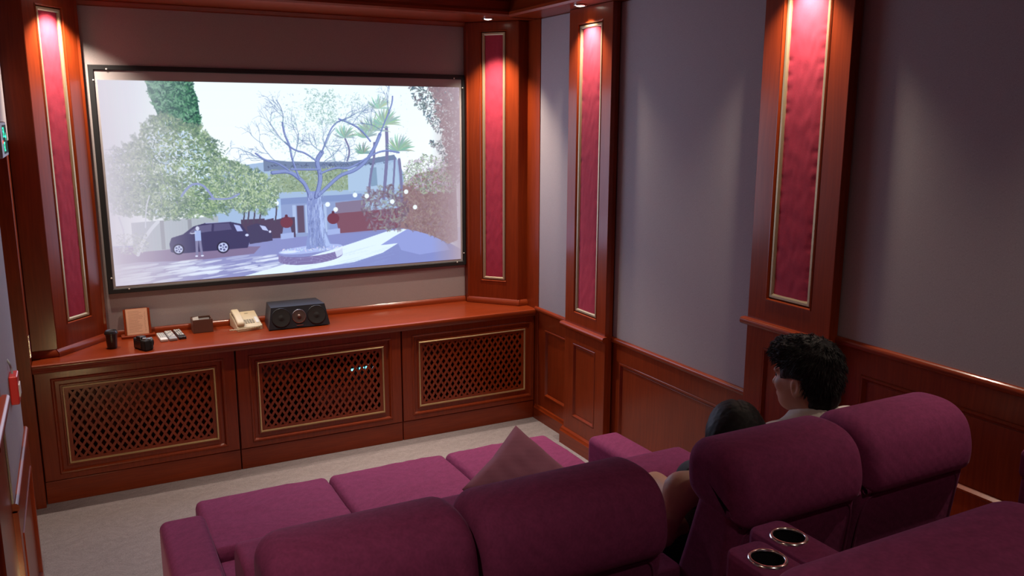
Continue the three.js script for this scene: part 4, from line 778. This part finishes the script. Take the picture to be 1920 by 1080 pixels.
// ---- PEOPLE: bodies as one smooth surface each
function surfaceNets(f, lo, hi, h) {
  const n = [0, 1, 2].map((k) => Math.ceil((hi[k] - lo[k]) / h) + 1), [nx, ny, nz] = n, F = new Float32Array(nx * ny * nz), id = (i, j, k) => (k * ny + j) * nx + i;
  for (let k = 0; k < nz; k++) for (let j = 0; j < ny; j++) for (let i = 0; i < nx; i++) F[id(i, j, k)] = f(lo[0] + i * h, lo[1] + j * h, lo[2] + k * h);
  const cell = new Int32Array(nx * ny * nz).fill(-1), pos = [], idx = [];
  const E = [[0, 1], [2, 3], [4, 5], [6, 7], [0, 2], [1, 3], [4, 6], [5, 7], [0, 4], [1, 5], [2, 6], [3, 7]], C = (c) => [c & 1, (c >> 1) & 1, (c >> 2) & 1];
  for (let k = 0; k + 1 < nz; k++) for (let j = 0; j + 1 < ny; j++) for (let i = 0; i + 1 < nx; i++) {
    const v = []; let neg = 0; for (let c = 0; c < 8; c++) { const [a, b, d] = C(c); v[c] = F[id(i + a, j + b, k + d)]; if (v[c] < 0) neg++; }
    if (neg === 0 || neg === 8) continue;
    let x = 0, y = 0, z = 0, m = 0;
    for (const [a, b] of E) if ((v[a] < 0) !== (v[b] < 0)) { const t = v[a] / (v[a] - v[b]), A = C(a), B = C(b); x += lerp(A[0], B[0], t); y += lerp(A[1], B[1], t); z += lerp(A[2], B[2], t); m++; }
    cell[id(i, j, k)] = pos.length / 3; pos.push(lo[0] + (i + x / m) * h, lo[1] + (j + y / m) * h, lo[2] + (k + z / m) * h);
  }
  const quad = (a, b, c, d, fl) => { if (a < 0 || b < 0 || c < 0 || d < 0) return; fl ? idx.push(a, b, c, a, c, d) : idx.push(a, c, b, a, d, c); };
  for (let k = 1; k + 1 < nz; k++) for (let j = 1; j + 1 < ny; j++) for (let i = 1; i + 1 < nx; i++) {
    const s = F[id(i, j, k)] < 0;
    if (s !== F[id(i + 1, j, k)] < 0) quad(cell[id(i, j - 1, k - 1)], cell[id(i, j, k - 1)], cell[id(i, j, k)], cell[id(i, j - 1, k)], s);
    if (s !== F[id(i, j + 1, k)] < 0) quad(cell[id(i - 1, j, k - 1)], cell[id(i - 1, j, k)], cell[id(i, j, k)], cell[id(i, j, k - 1)], s);
    if (s !== F[id(i, j, k + 1)] < 0) quad(cell[id(i - 1, j - 1, k)], cell[id(i, j - 1, k)], cell[id(i, j, k)], cell[id(i - 1, j, k)], s);
  }
  const g = new THREE.BufferGeometry(); g.setAttribute('position', new THREE.BufferAttribute(new Float32Array(pos), 3)); g.setIndex(idx); g.computeVertexNormals();
  g.setAttribute('uv', new THREE.BufferAttribute(new Float32Array(pos.length / 3 * 2), 2));
  return g;
}
const smin = (a, b, k) => { const h = Math.max(k - Math.abs(a - b), 0) / k; return Math.min(a, b) - h * h * k * 0.25; };
function bone(x, y, z, a, b, ra, rb) { const bx = b[0] - a[0], by = b[1] - a[1], bz = b[2] - a[2], px = x - a[0], py = y - a[1], pz = z - a[2], t = clamp((px * bx + py * by + pz * bz) / (bx * bx + by * by + bz * bz), 0, 1); return Math.hypot(px - bx * t, py - by * t, pz - bz * t) - lerp(ra, rb, t); }
function egg(x, y, z, c, r) { const a = (x - c[0]) / r[0], b = (y - c[1]) / r[1], d = (z - c[2]) / r[2], l = Math.hypot(a, b, d); return (l - 1) * Math.min(r[0], r[1], r[2]) * 0.9; }
// head in its own axes: y up, -z is where the face looks, origin between the ears
function headField(x, y, z) {
  let d = egg(x, y, z, [0, 0.035, 0.012], [0.077, 0.092, 0.097]);
  d = smin(d, egg(x, y, z, [0, -0.030, -0.030], [0.062, 0.075, 0.066]), 0.03);
  d = smin(d, egg(x, y, z, [0, -0.083, -0.052], [0.030, 0.024, 0.030]), 0.03);           // chin
  for (const s of [-1, 1]) { d = smin(d, egg(x, y, z, [s * 0.036, -0.018, -0.068], [0.022, 0.020, 0.020]), 0.02); d = smin(d, egg(x, y, z, [s * 0.030, 0.026, -0.083], [0.026, 0.010, 0.014]), 0.016); }
  for (const s of [-1, 1]) d = -smin(-d, egg(x, y, z, [s * 0.031, 0.006, -0.104], [0.020, 0.012, 0.014]), 0.012);
  d = smin(d, bone(x, y, z, [0, 0.012, -0.092], [0, -0.030, -0.112], 0.008, 0.0125), 0.014); // nose
  d = smin(d, egg(x, y, z, [0, -0.058, -0.088], [0.024, 0.009, 0.012]), 0.010);             // lips
  d = -smin(-d, egg(x, y, z, [0, -0.0575, -0.103], [0.024, 0.0022, 0.008]), 0.004);
  for (const s of [-1, 1]) { let e = egg(x, y, z, [s * 0.079, -0.008, 0.014], [0.011, 0.033, 0.020]); e = -smin(-e, egg(x, y, z, [s * 0.090, -0.006, 0.010], [0.009, 0.020, 0.011]), 0.006); d = smin(d, e, 0.010); }
  return d;
}
function person(label, at, o) {
  const g = thing('person', label, 'person', at, 0), H = o.head, yaw = o.yaw, tilt = o.tilt || 0, k = o.scale || 1;
  const cy = Math.cos(yaw), sy = Math.sin(yaw), ct = Math.cos(tilt), stl = Math.sin(tilt);
  const toHead = (x, y, z) => { const a = (x - H[0]) / k, b = (y - H[1]) / k, c = (z - H[2]) / k; const x1 = cy * a - sy * c, z1 = sy * a + cy * c; return [ct * x1 + stl * b, -stl * x1 + ct * b, z1]; };
  const J = o.joints, B = (x, y, z, a, b, ra, rb) => bone(x, y, z, J[a], J[b], ra, rb);
  const trunk = (x, y, z) => {
    let d = B(x, y, z, 'pelvis', 'waist', 0.125 * o.w, 0.110 * o.w); d = smin(d, B(x, y, z, 'waist', 'chest', 0.110 * o.w, 0.120 * o.w), 0.06);
    d = smin(d, B(x, y, z, 'shoulderL', 'shoulderR', 0.062 * o.w, 0.062 * o.w), 0.07); d = smin(d, B(x, y, z, 'hipL', 'hipR', 0.10 * o.w, 0.10 * o.w), 0.05); return d;
  };
  const arms = (x, y, z) => { let d = 9; for (const s of 'LR') { d = Math.min(d, smin(B(x, y, z, 'shoulder' + s, 'elbow' + s, 0.050 * o.w, 0.039 * o.w), B(x, y, z, 'elbow' + s, 'wrist' + s, 0.038 * o.w, 0.026 * o.w), 0.02)); } return d; };
  const legs = (x, y, z) => { let d = 9; for (const s of 'LR') d = Math.min(d, smin(B(x, y, z, 'hip' + s, 'knee' + s, 0.084 * o.w, 0.058 * o.w), B(x, y, z, 'knee' + s, 'ankle' + s, 0.056 * o.w, 0.036 * o.w), 0.03)); return d; };
  const neck = (x, y, z) => { const d = bone(x, y, z, J.neck, [H[0], H[1] - 0.055 * k, H[2] + 0.020], 0.058 * o.w, 0.053 * o.w); return d; };
  const fingers = []; // palm and five fingers of each hand, resting on the thigh
  for (const s of 'LR') {
    const wv = V(...J['wrist' + s]), kn = V(...J['hand' + s]), dir = kn.clone().sub(wv).normalize(), side = V(0, 1, 0).cross(dir).normalize(), m = s === 'L' ? 1 : -1;
    const palm = wv.clone().addScaledVector(dir, 0.085);
    fingers.push([wv.toArray(), palm.toArray(), 0.026, 0.028, s]);
    for (let i = 0; i < 4; i++) { const r0 = palm.clone().addScaledVector(side, (i - 1.5) * 0.019), L = [0.070, 0.078, 0.074, 0.058][i] * 0.9, mid = r0.clone().addScaledVector(dir, L * 0.55).add(V(0, 0.004, 0)), tip = mid.clone().addScaledVector(dir, L * 0.45).add(V(0, -0.018, 0)); fingers.push([r0.toArray(), mid.toArray(), 0.0095, 0.0088, s], [mid.toArray(), tip.toArray(), 0.0088, 0.0072, s]); }
    const t0 = wv.clone().addScaledVector(dir, 0.03).addScaledVector(side, m * 0.02), t1 = t0.clone().addScaledVector(dir, 0.03).addScaledVector(side, m * 0.028), t2 = t1.clone().addScaledVector(dir, 0.028).addScaledVector(side, m * 0.004); fingers.push([t0.toArray(), t1.toArray(), 0.013, 0.010, s], [t1.toArray(), t2.toArray(), 0.010, 0.008, s]);
  }
  const feet = (x, y, z) => { let d = 9; for (const s of 'LR') { const a = J['ankle' + s]; d = Math.min(d, smin(bone(x, y, z, [a[0], 0.045, a[2]], [a[0], 0.034, a[2] - 0.10], 0.036, 0.034), bone(x, y, z, a, [a[0], 0.05, a[2]], 0.036, 0.038), 0.03)); } return d; };
  const torsoSkin = (x, y, z) => smin(smin(smin(trunk(x, y, z), arms(x, y, z), 0.035), legs(x, y, z), 0.05), neck(x, y, z), 0.05);
  // skin: trunk and limbs coarse, head and hands fine, joined into one mesh
  const coarse = surfaceNets((x, y, z) => Math.min(torsoSkin(x, y, z), feet(x, y, z)), [-0.42, -0.02, -0.62], [0.42, 1.15, 0.40], 0.013);
  const head = surfaceNets((x, y, z) => { const q = toHead(x, y, z); return smin(headField(...q) * k, Math.max(neck(x, y, z), y - H[1]), 0.03); }, [H[0] - 0.15, H[1] - 0.19, H[2] - 0.16], [H[0] + 0.15, H[1] + 0.16, H[2] + 0.16], 0.0045);
  const hands = 'LR'.split('').map((s) => { const L = fingers.filter((q) => q[4] === s), w = J['wrist' + s]; return surfaceNets((x, y, z) => { let d = 9; for (const [a, b, ra, rb] of L) d = smin(d, bone(x, y, z, a, b, ra, rb), 0.006); return d; }, [w[0] - 0.14, w[1] - 0.10, w[2] - 0.24], [w[0] + 0.14, w[1] + 0.10, w[2] + 0.12], 0.0048); });
  mesh('body', join([coarse, head, ...hands]), o.skin, g, 'skin');
  // clothes: shells over the same fields
  const top = surfaceNets((x, y, z) => { let d = smin(trunk(x, y, z), o.sleeve > 0 ? Math.max(arms(x, y, z), o.sleeveCut(x, y, z)) : 9, 0.035); d = smin(d, neck(x, y, z), 0.05) - 0.012; return Math.max(d, o.neckline(x, y, z), -(y - o.hem) - 0.0); }, [-0.42, 0.38, -0.45], [0.42, 1.05, 0.42], 0.011);
  mesh(o.topName, top, o.topMat, g);
  const pants = surfaceNets((x, y, z) => Math.max(smin(trunk(x, y, z), legs(x, y, z), 0.05) - 0.013, y - o.hem - 0.03, o.cuff - y + (o.shorts ? (z < o.shorts ? 9 : -9) : 0)), [-0.36, 0.02, -0.62], [0.36, 0.72, 0.30], 0.013);
  mesh('trousers', pants, o.pantMat, g);
  const shoes = surfaceNets((x, y, z) => Math.max(feet(x, y, z) - 0.009, y - 0.085), [-0.32, -0.015, -0.62], [0.32, 0.12, -0.1], 0.011);
  { const p = shoes.attributes.position; for (let i = 0; i < p.count; i++) if (p.getY(i) < 0.002) p.setY(i, 0.002); shoes.computeVertexNormals(); }
  mesh('shoes', shoes, M.blackMatte, g);
  // hair: a cap cut along the hairline, with locks standing off it
  const hairF = (x, y, z) => { const q = toHead(x, y, z); return o.hair(...q) * k; };
  const hb = o.hairBox, cap = surfaceNets(hairF, [H[0] + hb[0], H[1] + hb[1], H[2] + hb[2]], [H[0] + hb[3], H[1] + hb[4], H[2] + hb[5]], 0.006);
  const locks = [], r = rng(o.seed), P0 = cap.attributes.position, N0 = cap.attributes.normal;
  for (let i = 0; i < o.locks; i++) {
    const j = Math.floor(r() * P0.count), p = V().fromBufferAttribute(P0, j), n = V().fromBufferAttribute(N0, j), q = toHead(p.x, p.y, p.z);
    if (o.short && (q[1] < -0.02 || (q[2] < 0.035 && q[1] < 0.05))) continue;
    const flow = o.flow(q), d = n.clone().multiplyScalar(o.stand).add(V(...flow)).normalize(), L = o.lockLen * (0.6 + 0.7 * r()), w = 0.0017;
    const side = d.clone().cross(n).normalize(), m = p.clone().addScaledVector(n, -0.004), a = m.clone().addScaledVector(d, L * 0.55).addScaledVector(n, 0.002), e = m.clone().addScaledVector(d, L).addScaledVector(V(0, -1, 0), L * 0.18);
    const tri = [m.clone().addScaledVector(side, w), m.clone().addScaledVector(side, -w), a.clone().addScaledVector(side, -w * 0.8), a.clone().addScaledVector(side, w * 0.8), m.clone().addScaledVector(n, w), a.clone().addScaledVector(n, w * 0.8), e], T = [[0, 4, 5], [0, 5, 3], [4, 1, 2], [4, 2, 5], [3, 5, 6], [5, 2, 6], [1, 0, 3], [1, 3, 2], [2, 3, 6]];
    for (const t of T) for (const v of t) locks.push(...tri[v].toArray());
  }
  const lg = new THREE.BufferGeometry(); lg.setAttribute('position', new THREE.BufferAttribute(new Float32Array(locks), 3)); lg.computeVertexNormals(); lg.setAttribute('uv', new THREE.BufferAttribute(new Float32Array(locks.length / 3 * 2), 2));
  mesh('hair', locks.length ? join([cap, lg]) : cap, o.hairMat, g);
  for (const s of [-1, 1]) { // eyes under the brow
    const e = mesh('eye', new THREE.SphereGeometry(0.0105 * k, 16, 12), hairMat, g), lx = s * 0.031, ly = 0.006, lz = -0.084;
    const x1 = ct * lx - stl * ly, y1 = stl * lx + ct * ly; e.position.set(H[0] + k * (cy * x1 + sy * lz), H[1] + k * y1, H[2] + k * (-sy * x1 + cy * lz));
  }
  return g;
}
const skinA = P({ name: 'skin_warm', color: new THREE.Color(0.46, 0.235, 0.155), roughness: 0.55, sheen: 0.1, sheenColor: new THREE.Color(0.8, 0.5, 0.4) });
const hairMat = P({ name: 'black_hair', color: new THREE.Color(0.010, 0.008, 0.009), roughness: 0.6, specularIntensity: 0.45 });
const seat = (dx) => ({ // joints of somebody sunk into the seat; y from the platform, z towards the backrest
  pelvis: [dx, 0.53, -0.02], waist: [dx, 0.64, 0.06], chest: [dx, 0.775, 0.135], neck: [dx, 0.885, 0.155],
  shoulderL: [dx - 0.165, 0.825, 0.13], shoulderR: [dx + 0.165, 0.825, 0.13], hipL: [dx - 0.085, 0.52, -0.02], hipR: [dx + 0.085, 0.52, -0.02],
  kneeL: [dx - 0.09, 0.49, -0.36], kneeR: [dx + 0.11, 0.50, -0.36], ankleL: [dx - 0.10, 0.09, -0.32], ankleR: [dx + 0.10, 0.09, -0.32],
  elbowL: [dx - 0.225, 0.60, 0.03], elbowR: [dx + 0.225, 0.60, 0.03], wristL: [dx - 0.12, 0.595, -0.18], wristR: [dx + 0.12, 0.595, -0.18], handL: [dx - 0.10, 0.595, -0.28], handR: [dx + 0.10, 0.595, -0.28],
});
person('person with short black hair and pale shirt sitting in the sofa seat by the pilaster', [1.66, T2, 3.745], {
  joints: seat(0), head: [-0.014, 1.014, 0.095], yaw: 0.20, tilt: 0.0, scale: 1.04, w: 1.0, skin: skinA, seed: 3,
  sleeve: 1, sleeveCut: (x, y, z) => 0.62 - y, neckline: (x, y, z) => y - (0.935 + (z - 0.155) * 0.35 + 0.02 * Math.abs(x) * 4), hem: 0.56, cuff: 0.10, topName: 'shirt', topMat: S({ name: 'pale_shirt', color: new THREE.Color(0.62, 0.55, 0.50), roughness: 0.85 }), pantMat: S({ name: 'dark_trousers', color: new THREE.Color(0.03, 0.032, 0.045), roughness: 0.9 }),
  hairMat, hairBox: [-0.17, -0.16, -0.19, 0.17, 0.22, 0.19], short: true, locks: 4200, lockLen: 0.022, stand: 0.12,
  flow: (q) => { const c = [q[0], q[1] - 0.14, q[2] - 0.05], L = Math.hypot(...c) || 1; return [c[0] / L + 0.25 * noise3(q[0] * 22, q[1] * 22, 1), c[1] / L + 0.2 * noise3(q[1] * 20, q[2] * 20, 3), c[2] / L + 0.25 * noise3(q[0] * 18, q[2] * 18, 4)]; },
  hair: (x, y, z) => {
    let d = egg(x, y, z, [0, 0.052, 0.008], [0.094, 0.098, 0.108]); d = smin(d, egg(x, y, z, [0, 0.092, -0.060], [0.072, 0.044, 0.058]), 0.03); d = smin(d, egg(x, y, z, [0, -0.03, 0.062], [0.066, 0.075, 0.050]), 0.03);
    d += 0.003 * noise3(x * 30, y * 30, z * 30) + 0.002 * noise3(x * 80, y * 80, z * 80);
    const face = -(z + 0.045 + Math.max(0, y - 0.055) * 9 + Math.abs(x) * 0.2); // in front of this lies the face
    const e = clamp((0.052 - z) / 0.026, 0, 1), low = lerp(-0.105, 0.022 - 0.3 * clamp(-z, 0, 0.05), e * e * (3 - 2 * e)) - y;                                        // below this lies the neck; rises towards the ears
    return Math.max(d, face, low);
  },
});
person('person with long dark hair and bare shoulder sitting beside the one in the pale shirt', [1.265, T2, 3.745], {
  joints: { ...seat(0), shoulderL: [-0.195, 0.765, 0.165], shoulderR: [0.15, 0.735, 0.125], chest: [0, 0.705, 0.115], neck: [0.02, 0.765, 0.13], waist: [0, 0.61, 0.05], elbowL: [-0.225, 0.60, 0.12], wristL: [-0.02, 0.585, 0.03], handL: [0.05, 0.56, -0.02], wristR: [0.16, 0.585, -0.06], handR: [0.12, 0.57, -0.16] }, head: [0.045, 0.868, 0.115], yaw: -0.45, tilt: -0.10, scale: 1.0, w: 0.86, skin: P({ name: 'skin_light', color: new THREE.Color(0.55, 0.30, 0.21), roughness: 0.55 }), seed: 9,
  sleeve: 0, sleeveCut: () => 0, neckline: (x, y, z) => Math.max(y - 0.815, Math.min(Math.abs(x) - 0.125, 9) > 0 ? y - 0.70 : y - 0.80), hem: 0.54, cuff: 0.40, shorts: -0.22, topName: 'sleeveless_top', topMat: S({ name: 'olive_top', color: new THREE.Color(0.055, 0.05, 0.036), roughness: 0.9 }), pantMat: S({ name: 'dark_shorts', color: new THREE.Color(0.03, 0.03, 0.04), roughness: 0.9 }),
  hairMat, hairBox: [-0.16, -0.30, -0.16, 0.16, 0.16, 0.20], short: false, locks: 500, lockLen: 0.035, stand: 0.06,
  flow: (q) => [q[0] * 3, -1, 0.3],
  hair: (x, y, z) => {
    let d = egg(x, y, z, [0, 0.040, 0.016], [0.088, 0.098, 0.108]); d = smin(d, bone(x, y, z, [-0.03, 0.02, 0.045], [-0.05, -0.23, 0.06], 0.066, 0.040), 0.03); d = smin(d, bone(x, y, z, [0.03, 0.02, 0.045], [0.05, -0.23, 0.06], 0.066, 0.040), 0.03);
    d += 0.0016 * noise3(x * 90, y * 12, z * 60) + 0.005 * Math.exp(-((x / 0.008) ** 2)) * (z < 0.07 ? 1 : 0);
    const face = -(z + 0.066 + Math.max(0, y - 0.06) * 9 + Math.abs(x) * 0.1);
    return Math.max(d, face);
  },
});

renderer.render(scene, camera);
